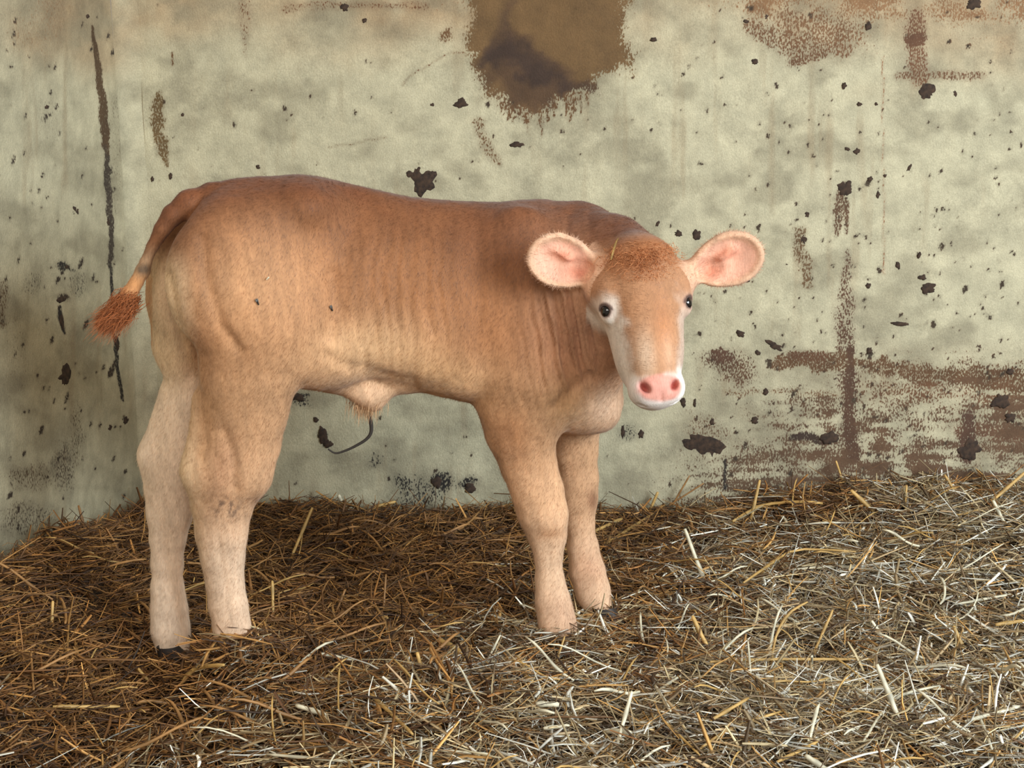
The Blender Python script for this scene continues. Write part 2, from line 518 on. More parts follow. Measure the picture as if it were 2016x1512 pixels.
def splat(cx, cy, rx, ry, rot=0, wall='back', seed=0, jag=.35):
    if wall == 'back':
        o = P(cx, cy, BACK_Y); ex, ez, no = np.array([1., 0, 0]), np.array([0, 0, 1.]), np.array([0, -1., 0])
        s = S(cy, BACK_Y); kx = 1
    else:
        a = (cx - 1008) / FPX; bb = (cy - 756) / FPX
        d = np.array([a, CP - bb * SP, -SP - bb * CP])
        n3 = np.array([nrm[0], nrm[1], 0]); p0 = np.array([CORNER, BACK_Y, 0])
        t = (n3 @ (p0 - np.array([0, 0, CAMH]))) / (n3 @ d)
        o = np.array([0, 0, CAMH]) + d * t
        ex, ez, no = np.array([-lx, -ly, 0]), np.array([0, 0, 1.]), n3
        s = t / FPX; kx = 2.4
    K = 30
    a = np.arange(K) / K * 2 * math.pi
    rr = 1 + jag * (fbm(np.cos(a) * 2.2 + seed * 3.1, np.sin(a) * 2.2 + seed, oct=3, seed=seed) - .5) * 3.2
    c, sn = math.cos(math.radians(-rot)), math.sin(math.radians(-rot))
    rings = []
    for f, h in ((1.05, -.004), (1.0, .0006), (.85, .0018), (.45, .0024)):
        u, v = np.cos(a) * rx * rr * f, np.sin(a) * ry * rr * f
        uu, ww = u * c - v * sn, u * sn + v * c
        hh = h * (1 + .5 * (fbm(np.cos(a) * 3 + seed, np.sin(a) * 3, oct=2, seed=seed + 4) - .5))
        rings.append(np.outer(uu * s * kx, ex) + np.outer(ww * s, ez) + np.outer(hh, no))
    v = np.concatenate(rings + [np.array([no * .0026])])
    q, tr = [], []
    for i in range(3):
        for j in range(K):
            k = (j + 1) % K
            q.append((i * K + j, i * K + k, (i + 1) * K + k, (i + 1) * K + j))
    for j in range(K):
        tr.append((3 * K + j, 3 * K + (j + 1) % K, 4 * K))
    mesh = mesh_np('dung_splat', v, np.array(q), np.array(tr))
    ob = link('dung_splat', mesh, m_splat, wall_back if wall == 'back' else wall_left)
    ob.location = o
    return ob


spl = [(832, 358, 24, 25, 0), (806, 343, 9, 6, 0), (824, 334, 4, 9, 20), (850, 345, 7, 9, 0), (908, 204, 13, 9, -10), (720, 203, 6, 6, 0), (851, 206, 4, 3, 0),
       (1823, 180, 16, 16, 30), (1880, 184, 6, 10, -15), (1915, 8, 15, 11, 0), (1508, 33, 8, 6, -30), (1486, 122, 7, 5, 0), (1287, 78, 6, 4, 0),
       (1468, 42, 6, 3, 0), (1710, 52, 6, 8, 0), (1662, 168, 5, 6, 0), (1692, 205, 5, 4, 0), (1686, 298, 7, 6, 0), (1668, 293, 6, 3, 20), (1725, 205, 3, 3, 0),
       (1664, 372, 14, 15, 0), (1590, 423, 6, 8, 0), (1578, 466, 11, 15, -10), (1372, 462, 8, 9, 0), (1336, 460, 7, 6, 20), (1295, 440, 3, 6, 30),
       (1538, 492, 5, 6, 0), (1548, 520, 4, 4, 0), (1470, 553, 9, 4, -20), (1827, 567, 14, 11, 0), (1816, 546, 7, 5, 0), (1768, 522, 4, 8, -15),
       (1810, 503, 3, 7, 20), (1710, 562, 5, 5, 0), (1713, 352, 5, 5, 0), (1729, 383, 4, 7, 0), (1742, 346, 4, 3, 0), (1790, 330, 3, 8, 30),
       (1972, 790, 17, 15, 0), (1990, 822, 10, 9, 0), (1990, 731, 8, 6, 20), (1385, 876, 42, 20, 24), (1908, 885, 19, 22, 0), (1632, 864, 17, 13, 0),
       (1525, 681, 18, 8, 32), (1458, 657, 9, 6, 30), (1492, 695, 5, 5, 0), (1508, 772, 5, 7, 0), (1486, 828, 7, 6, 0), (1345, 792, 5, 11, -18),
       (1368, 793, 3, 9, 0), (1262, 855, 5, 9, 0), (1226, 850, 4, 12, 0), (1772, 637, 17, 4, 4), (1712, 690, 5, 6, 0), (1402, 830, 4, 7, 0),
       (636, 858, 9, 19, -12), (645, 874, 8, 8, 0), (622, 826, 5, 5, 0), (508, 329, 4, 4, 0), (646, 284, 5, 3, 0), (336, 346, 4, 6, 0), (360, 226, 4, 4, 0),
       (678, 14, 8, 7, 0), (718, 40, 5, 4, 0), (300, 352, 3, 5, 0), (588, 783, 10, 7, 10), (1018, 285, 12, 5, 0), (970, 844, 3, 7, 20), (860, 950, 10, 12, 0), (925, 962, 12, 9, 0)]
for i, a in enumerate(spl):
    splat(*a, seed=i + 1)
for i, a in enumerate([(148, 418, 11, 14, 0), (128, 738, 11, 20, 0), (125, 528, 12, 6, 0), (122, 590, 9, 6, 0), (120, 632, 4, 16, -6), (172, 32, 3, 4, 0),
                       (212, 438, 4, 8, 0), (92, 211, 4, 4, 0), (247, 828, 6, 8, 0), (216, 842, 4, 8, 0), (230, 676, 5, 14, -6)]):
    splat(*a, wall='left', seed=i + 90)


# ================================================================== straw covered floor
# leg axes of the calf (picture point, depth, half width): the litter parts around them
near_hind = [(500, 640, 2.590, 118), (488, 735, 2.590, 92), (486, 800, 2.595, 78), (474, 868, 2.605, 74), (450, 925, 2.615, 76), (437, 985, 2.620, 58),
             (436, 1050, 2.622, 47), (438, 1100, 2.624, 39), (443, 1150, 2.625, 33), (450, 1195, 2.625, 34), (457, 1240, 2.625, 33), (462, 1290, 2.622, 31)]
far_hind = [(392, 600, 2.705, 100), (388, 680, 2.71, 84), (397, 735, 2.715, 66), (388, 790, 2.72, 62), (366, 850, 2.725, 60), (347, 905, 2.73, 62),
            (338, 960, 2.73, 50), (334, 1010, 2.73, 42), (330, 1060, 2.73, 32), (329, 1110, 2.73, 28), (330, 1160, 2.73, 29), (333, 1200, 2.73, 33),
            (336, 1240, 2.73, 35), (341, 1285, 2.725, 33)]
near_front = [(1035, 740, 2.715, 98), (1026, 800, 2.722, 82), (1026, 850, 2.728, 66), (1040, 912, 2.733, 52), (1057, 965, 2.735, 48), (1069, 1012, 2.735, 46),
              (1078, 1055, 2.735, 34), (1080, 1095, 2.735, 24), (1082, 1140, 2.735, 25), (1088, 1182, 2.733, 31), (1096, 1222, 2.730, 33), (1115, 1268, 2.722, 28)]
far_front = [(1115, 760, 2.86, 75), (1128, 830, 2.87, 52), (1132, 885, 2.875, 42), (1138, 945, 2.878, 37), (1139, 985, 2.878, 34), (1142, 1030, 2.878, 25),
             (1148, 1080, 2.878, 27), (1156, 1125, 2.875, 32), (1167, 1165, 2.872, 31), (1182, 1205, 2.862, 26)]
HOOF_END = {'near_hind': (466, 1322, 2.622, 38), 'far_hind': (338, 1312, 2.725, 38), 'near_front': (1126, 1300, 2.722, 38), 'far_front': (1192, 1235, 2.862, 34)}
LEG_AXES = []
for pts_, end_, ky_ in ((near_hind, 'near_hind', .70), (far_hind, 'far_hind', .70), (near_front, 'near_front', .78), (far_front, 'far_front', .82)):
    pts_ = pts_[-5:] + [HOOF_END[end_]]
    LEG_AXES.append((np.array([P(*p[:3]) for p in pts_]), np.array([p[3] * S(p[1], p[2]) for p in pts_]), ky_))


def clear_legs(x, y, z, d, ln):
    """slide straws sideways until they lie against the legs instead of passing through them"""
    d = d / np.linalg.norm(d, axis=1)[:, None]
    for _ in range(6):
        for ax, rr, ky_ in LEG_AXES:
            o = np.argsort(ax[:, 2])
            for t in np.linspace(-.5, .5, 7):
                sx_, sy_, sz_ = (c_ + d[:, k] * ln * t for k, c_ in enumerate((x, y, z)))
                cx = np.interp(sz_, ax[o, 2], ax[o, 0]); cy = np.interp(sz_, ax[o, 2], ax[o, 1]); r_ = np.interp(sz_, ax[o, 2], rr[o]) * 1.04
                u, v = sx_ - cx, (sy_ - cy) / ky_
                q_ = np.hypot(u, v)
                f = np.where(q_ < r_, r_ / np.maximum(q_, 1e-4) - 1, 0) * (sz_ > ax[:, 2].min() - .03)
                x = x + u * f; y = y + v * ky_ * f
    return x, y


FEET = [(458, 1262, 2.60), (330, 1308, 2.69), (1112, 1264, 2.70), (1182, 1220, 2.83)]


def ground(x, y):
    """height of the bedding"""
    x = np.asarray(x, float); y = np.asarray(y, float)
    g = lambda cx, cy, sx, sy: np.exp(-((x - cx) / sx) ** 2 - ((y - cy) / sy) ** 2)
    z = np.full_like(x, -.005)
    z = z + .075 * sstep(.25, 1.0, x) * sstep(2.6, 3.6, y)
    z = z + .055 * g(-.13, 2.47, .24, .16) + .05 * g(.45, 2.35, .45, .25) + .04 * g(.1, 2.15, .5, .2)
    z = z + .155 * sstep(-.64, -1.10, x) * sstep(3.72, 2.85, y) + .03 * g(-1.0, 3.5, .25, .25)
    z = z + .025 * g(-.6, 3.45, .25, .2) - .015 * g(-.1, 3.0, .3, .15)
    z = z + (fbm(x * 5, y * 5, oct=3, seed=301) - .5) * .045 + (fbm(x * 14, y * 14, oct=2, seed=303) - .5) * .045
    for (fx, fy, fY) in FEET:                                  # litter heaped around the hooves
        p = P(fx, fy, fY)
        w = np.exp(-((x - p[0]) / .085) ** 2 - ((y - fY) / .085) ** 2)
        z = z * (1 - w) + (p[2] + .002) * w
    return z


U, V, Q = grid(-1.45, 2.4, 1.55, 3.72, 0.02)
m_floor, nt, b = new_mat('trodden_litter', 0.95)
tc = node(nt, 'ShaderNodeTexCoord'); nn = node(nt, 'ShaderNodeTexNoise'); nn.inputs['Scale'].default_value = 60; nn.inputs['Detail'].default_value = 6
cr = node(nt, 'ShaderNodeValToRGB')
cr.color_ramp.elements[0].position = .35; cr.color_ramp.elements[0].color = (*lin(30, 22, 16), 1)
cr.color_ramp.elements[1].position = .7; cr.color_ramp.elements[1].color = (*lin(86, 62, 38), 1)
nt.links.new(tc.outputs['Object'], nn.inputs['Vector']); nt.links.new(nn.outputs['Fac'], cr.inputs[0]); nt.links.new(cr.outputs[0], b.inputs['Base Color'])
me = mesh_np('floor', np.stack([U, V, ground(U, V) - .035], 1), Q)
link('floor', me, m_floor, kind='structure', label='dark trodden litter under the straw')

m_straw, nt, b = new_mat('straw', 0.55)
at = node(nt, 'ShaderNodeAttribute', attribute_name='Col')
tc = node(nt, 'ShaderNodeTexCoord'); nn = node(nt, 'ShaderNodeTexNoise'); nn.inputs['Scale'].default_value = 45; nn.inputs['Detail'].default_value = 3
r = node(nt, 'ShaderNodeMapRange'); r.inputs[1].default_value = .3; r.inputs[2].default_value = .7; r.inputs[3].default_value = .72; r.inputs[4].default_value = 1.15
vm = node(nt, 'ShaderNodeVectorMath', operation='SCALE')
nt.links.new(tc.outputs['Object'], nn.inputs['Vector']); nt.links.new(nn.outputs['Fac'], r.inputs[0])
nt.links.new(at.outputs['Color'], vm.inputs[0]); nt.links.new(r.outputs[0], vm.inputs['Scale']); nt.links.new(vm.outputs[0], b.inputs['Base Color'])


def stalks(c, d, ln, rad, bend, seg=3, flat=.55, sides=3):
    """bent straws: centre, direction, length, half width, sideways bend"""
    n = len(c)
    d = d / np.linalg.norm(d, axis=1)[:, None]
    ref = np.tile([0, 0, 1.0], (n, 1)); ref[np.abs(d[:, 2]) > .8] = [0, 1, 0]
    u_ = np.cross(d, ref); u_ /= np.linalg.norm(u_, axis=1)[:, None]
    w = np.cross(u_, d)
    ts = np.linspace(-.5, .5, seg + 1)
    pts = c[:, None] + d[:, None] * (ln[:, None] * ts)[..., None]
    off = (.25 - ts ** 2)[None, :, None] * (bend[:, :1] * u_ + bend[:, 1:2] * w)[:, None] * ln[:, None, None]
    pts = pts + off
    rr = rad[:, None] * (1 - .35 * np.abs(ts * 2) ** 3)[None]
    rot = rng.uniform(0, 6.28, n)
    ring = []
    for k in range(sides):
        a = rot + k * 2 * math.pi / sides
        ring.append(pts + (np.cos(a)[:, None] * u_ + flat * np.sin(a)[:, None] * w)[:, None] * rr[..., None])
    v = np.stack(ring, 2)
    i = np.arange(n * (seg + 1) * sides).reshape(n, seg + 1, sides)
    j = np.roll(i, -1, 2)
    q_ = np.stack([i[:, :-1], i[:, 1:], j[:, 1:], j[:, :-1]], -1).reshape(-1, 4)
    return v.reshape(-1, 3), q_


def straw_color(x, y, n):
    """new pale straw lies to the right and in front, older brown litter where the calf stands; the fall of daylight is partly painted in"""
    fresh_lit = sstep(-.30, .55, (x + .10) * .75 - (y - 2.75) * .65 + (fbm(x * 4, y * 4, oct=3, seed=311) - .5) * .8)
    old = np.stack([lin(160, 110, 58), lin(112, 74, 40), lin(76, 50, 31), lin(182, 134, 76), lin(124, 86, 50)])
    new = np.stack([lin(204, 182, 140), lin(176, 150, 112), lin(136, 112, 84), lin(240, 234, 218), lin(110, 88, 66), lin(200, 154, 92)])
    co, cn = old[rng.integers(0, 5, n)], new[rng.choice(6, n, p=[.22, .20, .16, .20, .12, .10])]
    pick = (rng.uniform(0, 1, n) < fresh_lit * .92)[:, None]
    return np.where(pick, cn, co) * np.exp(rng.normal(-.12, .34, (n, 1))), fresh_lit


def in_view(x, y, n_margin=.25):
    return (np.abs(x) < .3475 * (y + .25) + n_margin) & (x > CORNER + lx / -ly * (BACK_Y - y) * 1 + .0) & (x < 2.3)


# ---- the bedding: three layers of straw and chaff
NS = 46000
y = 1.75 + (BACK_Y - 1.77) * rng.uniform(0, 1, NS * 2) ** .9
x = rng.uniform(-1.35, 1.75, NS * 2)
ok = in_view(x, y); x, y = x[ok][:NS], y[ok][:NS]
n = len(x)
NE = 260                                                     # extra litter heaped against each hoof
for (fx, fy, fY) in FEET:
    p = P(fx, fy, fY)
    r_, a_ = rng.uniform(.03, .11, NE), rng.uniform(0, 6.283, NE)
    x = np.concatenate([x, p[0] + np.cos(a_) * r_]); y = np.concatenate([y, fY + np.sin(a_) * r_])
heap = np.arange(len(x)) >= n
lowheap = heap & (((np.arange(len(x)) - n) // NE) % 2 == 1)
n = len(x)
dep = rng.uniform(0, 1, n) ** 1.4
dep[heap] *= .3
z = ground(x, y) - .040 * dep + .012
az = rng.uniform(0, 2 * math.pi, n)
el = rng.normal(0, .26, n) * (1 - .5 * dep)
stick = rng.uniform(0, 1, n) < .035
el[stick] = np.abs(rng.normal(.55, .3, stick.sum()))
d = np.stack([np.cos(az) * np.cos(el), np.sin(az) * np.cos(el), np.sin(el)], 1)
ln = np.exp(rng.normal(-2.6, .5, n)).clip(.02, .28)
rad = np.exp(rng.normal(-6.30, .45, n)).clip(.0007, .0045)
ln[stick] = ln[stick].clip(.03, .12)
z[heap] += rng.uniform(0, .022, heap.sum()); z[lowheap] -= .022; ln[heap] = ln[heap].clip(.03, .11)
z[stick] += ln[stick] * .15
ymax = BACK_Y - .012 - np.abs(d[:, 1]) * ln / 2
y = np.minimum(y, ymax)
wl = CORNER - math.tan(LW_ANG) * (BACK_Y - y) + .045 + np.abs(d[:, 0]) * ln / 2
x = np.maximum(x, wl)
flk = rng.uniform(0, 1, n) < .06
ln[flk] *= .45; rad[flk] = rng.uniform(.0025, .0055, flk.sum())
bend = rng.normal(0, .22, (n, 2)) * np.array([1, .5])
x, y = clear_legs(x, y, z, d, ln)
v, q = stalks(np.stack([x, y, z], 1), d, ln, rad, bend)
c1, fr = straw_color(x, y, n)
v1, q1 = v, q
# fine chaff and hay fibres
NF = 26000
y = 1.75 + (BACK_Y - 1.79) * rng.uniform(0, 1, NF * 2)
x = rng.uniform(-1.3, 1.75, NF * 2)
ok = in_view(x, y); x, y = x[ok][:NF], y[ok][:NF]
n = len(x)
az = rng.uniform(0, 2 * math.pi, n); el = rng.normal(0, .35, n)
d = np.stack([np.cos(az) * np.cos(el), np.sin(az) * np.cos(el), np.sin(el)], 1)
ln = np.exp(rng.normal(-3.1, .4, n)).clip(.012, .12); rad = np.exp(rng.normal(-7.6, .3, n))
y = np.minimum(y, BACK_Y - .012 - np.abs(d[:, 1]) * ln / 2)
wl = CORNER - math.tan(LW_ANG) * (BACK_Y - y) + .045 + np.abs(d[:, 0]) * ln / 2
x = np.maximum(x, wl)
z = ground(x, y) + rng.uniform(-.015, .016, n)
x, y = clear_legs(x, y, z, d, ln)
v, q = stalks(np.stack([x, y, z], 1), d, ln, rad, rng.normal(0, .6, (n, 2)), seg=3)
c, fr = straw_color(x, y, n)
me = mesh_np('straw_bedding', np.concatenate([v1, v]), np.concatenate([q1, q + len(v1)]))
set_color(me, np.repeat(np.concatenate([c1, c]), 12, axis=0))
link('straw_bedding', me, m_straw, kind='stuff', label='thick bed of tangled straw and chaff covering the floor', category='straw')

# ================================================================== the calf
H = 0.0032
GX0, GX1 = -0.74, 0.53
GY0, GY1 = 2.34, 3.05
GZ0, GZ1 = -0.06, 1.02
gx = np.arange(GX0, GX1, H, dtype=np.float32)
gy = np.arange(GY0, GY1, H, dtype=np.float32)
gz = np.arange(GZ0, GZ1, H, dtype=np.float32)
FIELD = np.full((len(gx), len(gy), len(gz)), 0.5, np.float32)


class Field:
    """distance field built from simple solids that melt into one another"""
    def __init__(s, F):
        s.F = F

    def box(s, lo, hi):
        i0 = max(0, int((lo[0] - GX0) / H)); i1 = min(len(gx), int((hi[0] - GX0) / H) + 2)
        j0 = max(0, int((lo[1] - GY0) / H)); j1 = min(len(gy), int((hi[1] - GY0) / H) + 2)
        k0 = max(0, int((lo[2] - GZ0) / H)); k1 = min(len(gz), int((hi[2] - GZ0) / H) + 2)
        return (slice(i0, i1), slice(j0, j1), slice(k0, k1)), gx[i0:i1, None, None], gy[None, j0:j1, None], gz[None, None, k0:k1]

    def mix(s, sl, d, k, op):
        a = s.F[sl]
        d = d.astype(np.float32)
        if op == 'add':
            if k <= 0:
                s.F[sl] = np.minimum(a, d); return
            h = np.clip(.5 + .5 * (a - d) / k, 0, 1)
            s.F[sl] = a * (1 - h) + d * h - k * h * (1 - h)
        else:
            h = np.clip(.5 - .5 * (a + d) / k, 0, 1)
            s.F[sl] = a * (1 - h) - d * h + k * h * (1 - h)

    def cap(s, a, b, ra, rb, k=0.02, ky=1.0, op='add'):
        a, b = np.asarray(a), np.asarray(b)
        m = max(ra, rb) + k + .02
        sl, x, y, z = s.box(np.minimum(a, b) - m, np.maximum(a, b) + m)
        d = b - a
        L = max(float(d @ d), 1e-9)
        t = np.clip(((x - a[0]) * d[0] + (y - a[1]) * d[1] + (z - a[2]) * d[2]) / L, 0, 1)
        q = np.sqrt((x - a[0] - t * d[0]) ** 2 + ((y - a[1] - t * d[1]) / ky) ** 2 + (z - a[2] - t * d[2]) ** 2) - (ra + (rb - ra) * t)
        s.mix(sl, q, k, op)

    def ell(s, c, r, M=None, k=0.03, op='add'):
        c, r = np.asarray(c), np.asarray(r, float)
        M = np.eye(3) if M is None else np.asarray(M)        # rows = local axes
        ext = np.sqrt(((M.T * r) ** 2).sum(1)) + k + .02
        sl, x, y, z = s.box(c - ext, c + ext)
        x, y, z = x - c[0], y - c[1], z - c[2]
        p = [(M[i, 0] * x + M[i, 1] * y + M[i, 2] * z) / r[i] for i in range(3)]
        k0 = np.sqrt(p[0] ** 2 + p[1] ** 2 + p[2] ** 2)
        k1 = np.sqrt((p[0] / r[0]) ** 2 + (p[1] / r[1]) ** 2 + (p[2] / r[2]) ** 2)
        s.mix(sl, k0 * (k0 - 1) / np.maximum(k1, 1e-6), k, op)


fd = Field(FIELD)


def rotxz(deg, yaw=0):
    a, b = math.radians(deg), math.radians(yaw)
    Ry = np.array([[math.cos(a), 0, -math.sin(a)], [0, 1, 0], [math.sin(a), 0, math.cos(a)]])
    Rz = np.array([[math.cos(b), math.sin(b), 0], [-math.sin(b), math.cos(b), 0], [0, 0, 1]])
    return Ry @ Rz


def E(px_, py_, Y, rx, ry, rz, deg=0, yaw=0, k=.03, op='add'):
    """ellipsoid: rx, rz in picture pixels, ry in metres"""
    s_ = S(py_, Y)
    fd.ell(P(px_, py_, Y), (rx * s_, ry, rz * s_), rotxz(deg, yaw), k, op)


def chain(pts, k=.02, ky=1.0):
    for a, b in zip(pts[:-1], pts[1:]):
        fd.cap(P(*a[:3]), P(*b[:3]), a[3] * S(a[1], a[2]), b[3] * S(b[1], b[2]), k, ky)


# ---- trunk: slices from rump to chest
TR = [(425, 380, 640, 2.63, .055), (455, 366, 700, 2.64, .080), (500, 354, 740, 2.655, .105), (560, 345, 752, 2.675, .120), (640, 350, 748, 2.70, .125),
      (720, 368, 744, 2.72, .134), (800, 387, 758, 2.745, .144), (880, 395, 778, 2.765, .145), (960, 398, 796, 2.785, .138),
      (1040, 398, 815, 2.80, .126), (1100, 402, 825, 2.81, .114), (1150, 418, 815, 2.815, .098), (1190, 450, 790, 2.815, .075)]
tx, tw, tzc, tzh, tyc = [], [], [], [], []
for (a, t, bo, Yc, w) in TR:
    p0, p1 = P(a, t, Yc), P(a, bo, Yc)
    tx.append(P(a, (t + bo) / 2, Yc)[0]); tw.append(w); tzc.append((p0[2] + p1[2]) / 2); tzh.append((p0[2] - p1[2]) / 2); tyc.append(Yc)
sl, x, y, z = fd.box((tx[0] - .03, 2.40, .25), (tx[-1] + .03, 3.02, 1.0))
xs = x.ravel()


def smooth_interp(xq, xp, fp):
    d = np.interp(np.linspace(xp[0], xp[-1], 200), xp, fp)
    ker = np.hanning(25); ker /= ker.sum()
    dp = np.convolve(np.pad(d, 12, mode='edge'), ker, 'valid')
    return np.interp(xq, np.linspace(xp[0], xp[-1], 200), dp).astype(np.float32)[:, None, None]


w_, c_, h_, y_ = (smooth_interp(xs, tx, f) for f in (tw, tzc, tzh, tyc))
v = (z - c_) / h_
u = (y - y_) / (w_ * (1 - .16 * v - .10 * np.clip(v, 0, 2) ** 2))
n_ = 2.25
q = (np.abs(u) ** n_ + np.abs(v) ** n_) ** (1 / n_)
d = (q - 1) * np.minimum(w_, h_) * .95
d = np.maximum(d, np.maximum(tx[0] - x, x - tx[-1]))
fd.mix(sl, d, .0, 'add')

# ---- pelvis, buttocks and thighs
E(482, 468, 2.65, 108, .110, 98, 0, 20, .04)
E(600, 405, 2.63, 50, .05, 40, 10, 15, .05)                      # near hip bone
E(600, 405, 2.75, 50, .05, 40, 10, 15, .05)
E(474, 550, 2.595, 148, .070, 158, 8, 22, .035)                  # near thigh
E(545, 640, 2.590, 100, .060, 115, 25, 15, .05)                  # near stifle
E(402, 560, 2.705, 112, .070, 155, 4, 22, .03)                  # far thigh
E(470, 640, 2.735, 100, .060, 115, 20, 15, .05)
E(640, 690, 2.640, 60, .045, 60, 35, 12, .06)                    # flank fold
chain(near_hind, .022, .66)
chain(far_hind, .020, .66)
# hock points and tendons
E(388, 935, 2.605, 24, .020, 34, 6, 0, .03)
E(303, 902, 2.728, 22, .020, 34, 6, 0, .03)
E(492, 930, 2.600, 34, .030, 45, -20, 0, .03)
chain([(404, 790, 2.60, 26), (386, 925, 2.607, 22)], .03, .7)
chain([(342, 780, 2.72, 24), (305, 895, 2.728, 21)], .03, .7)

# ---- shoulders and front legs
E(1045, 600, 2.715, 95, .055, 190, -8, 0, .06)
E(1070, 720, 2.715, 95, .058, 100, 0, 0, .05)
E(1060, 640, 2.89, 95, .055, 170, -8, 0, .05)
chain(near_front, .020, .74)
chain(far_front, .020, .78)
E(1082, 1020, 2.728, 26, .026, 30, 0, 0, .02)

# ---- chest, brisket and neck
E(1125, 735, 2.805, 96, .105, 108, 10, 0, .05)
E(1165, 790, 2.80, 62, .060, 52, 35, 0, .04)
chain([(1070, 560, 2.795, 140), (1140, 562, 2.76, 126), (1192, 562, 2.705, 102), (1240, 556, 2.655, 74)], .05, .95)
chain([(1130, 690, 2.77, 95), (1182, 668, 2.73, 74), (1228, 640, 2.67, 46)], .05, .95)
chain([(1150, 450, 2.78, 36), (1215, 478, 2.70, 36), (1250, 500, 2.63, 36)], .05)

# ---- head frame: lh along poll>muzzle, bh to the picture's right, nh out of the face
HO = P(1268, 487, 2.535)
ST, SU, SC = .875, .94, .92
lh = np.array([0.036, -0.085, -0.305]); lh /= np.linalg.norm(lh)
nh = np.array([0.13, -1.0, 0.0]); nh -= lh * nh.dot(lh); nh /= np.linalg.norm(nh)
bh = np.cross(nh, lh)
if bh[0] < 0:
    bh = -bh
HM = np.stack([lh, bh, nh])


def hp(t, u_, c):
    return HO + lh * (t * ST) + bh * (u_ * SU) + nh * (c * SC)


def HE(t, u_, c, rt, ru, rc, k=.02, op='add', tilt=0.0):
    M = HM
    if tilt:
        a = math.radians(tilt)
        M = np.stack([lh * math.cos(a) + bh * math.sin(a), bh * math.cos(a) - lh * math.sin(a), nh])
    fd.ell(hp(t, u_, c), (rt * ST, ru * SU, rc * SC), M, k, op)


HE(.062, 0, -.074, .074, .074, .076, .03)                   # skull
HE(.010, 0, -.060, .036, .050, .050, .03)                   # poll
HE(.125, 0, -.070, .095, .070, .066, .03)                   # forehead to eyes
fd.cap(hp(.13, 0, -.050), hp(.265, 0, -.043), .050, .038, .03)
HE(.205, 0, -.060, .085, .050, .055, .03)                    # nose bridge
HE(.280, 0, -.044, .036, .047, .040, .02)                   # muzzle
for s_ in (-1, 1):
    HE(.280, s_ * .026, -.036, .028, .023, .032, .015)      # lips beside the nostrils
    HE(.096, s_ * .037, -.100, .074, .034, .050, .03)       # cheek
    HE(.088, s_ * .066, -.050, .036, .019, .024, .02)       # brow
    HE(.200, s_ * .040, -.085, .060, .022, .036, .025)
fd.cap(hp(.11, 0, -.125), hp(.280, 0, -.080), .036, .026, .03)
HE(.296, 0, -.068, .018, .032, .026, .012)                  # chin
fd.cap(hp(.05, 0, -.10), P(1228, 560, 2.665), .060, .072, .05)

EYE = [(.114, s_ * .0735, -.0460) for s_ in (-1, 1)]
for (t, u_, c) in EYE:
    s_ = 1 if u_ > 0 else -1
    HE(t, u_, c - .002, .024, .014, .020, .012)              # lid swelling
    HE(t, u_ + s_ * .008, c + .0105, .0102, .0098, .0115, .005, 'sub', tilt=s_ * -22)   # lid opening
for s_ in (-1, 1):
    HE(.276, s_ * .028, -.008, .0125, .0060, .016, .008, 'sub', tilt=s_ * -38)           # nostril
fd.cap(hp(.306, -.036, -.030), hp(.306, .036, -.030), .0028, .0028, .006, 1.0, 'sub')     # mouth line
fd.cap(hp(.290, 0, -.002), hp(.304, 0, -.012), .0016, .0016, .005, 1.0, 'sub')

# ---- ears: cupped leaves that open towards the camera
EARS = []
for s_, tip, base, top, bot in ((-1, (1042, 500), (1172, 528), None, None), (1, (1499, 492), (1364, 530), None, None)):
    b0 = hp(.070, s_ * .074, -.080)
    Yb = 2.60
    p_base = P(*base, Yb); p_tip = P(*tip, Yb - .015)
    e1 = p_tip - p_base; Ln = np.linalg.norm(e1); e1 /= Ln
    en = np.array([-.12 * s_ * -1, -1.0, .10]); en -= e1 * en.dot(e1); en /= np.linalg.norm(en)
    e2 = np.cross(en, e1); e2 = e2 if e2[2] > 0 else -e2
    M = np.stack([e1, e2, en])
    ce = p_base + e1 * Ln * .50 - e2 * .002
    EARS.append((ce, M, Ln))
    fd.cap(b0, p_base + e1 * .008 - en * .010, .026, .019, .03)
    fd.ell(ce, (Ln * .52, .0455, .020), M, .012)
    fd.ell(ce + e1 * .012 + e2 * .003, (Ln * .40, .046, .019), M, .012)
    fd.ell(ce + en * .017 + e1 * .004, (Ln * .485, .0425, .0225), M, .006, 'sub')
    fd.cap(ce - e1 * Ln * .34 - e2 * .004 + en * .002, ce + e1 * Ln * .12 + e2 * .016 + en * .001, .0050, .0035, .016)
    fd.ell(ce + en * .006 - e1 * Ln * .28 - e2 * .006, (Ln * .20, .018, .016), M, .010, 'sub')

# ---- tail
TAIL = [(470, 380, 2.645, 20), (415, 385, 2.63, 22), (372, 400, 2.615, 24), (340, 424, 2.606, 21), (319, 452, 2.60, 15.5), (301, 485, 2.60, 11.5), (287, 516, 2.596, 11),
        (281, 533, 2.594, 14), (268, 557, 2.59, 13), (253, 582, 2.584, 16), (240, 604, 2.58, 17)]
chain(TAIL[:4], .012)
chain(TAIL[3:], .004)

# ---- navel and sheath
chain([(610, 728, 2.66, 22), (660, 744, 2.672, 24), (712, 762, 2.682, 28), (733, 778, 2.685, 25), (737, 792, 2.686, 15)], .02)
chain([(735, 768, 2.686, 20), (800, 752, 2.70, 16)], .03)

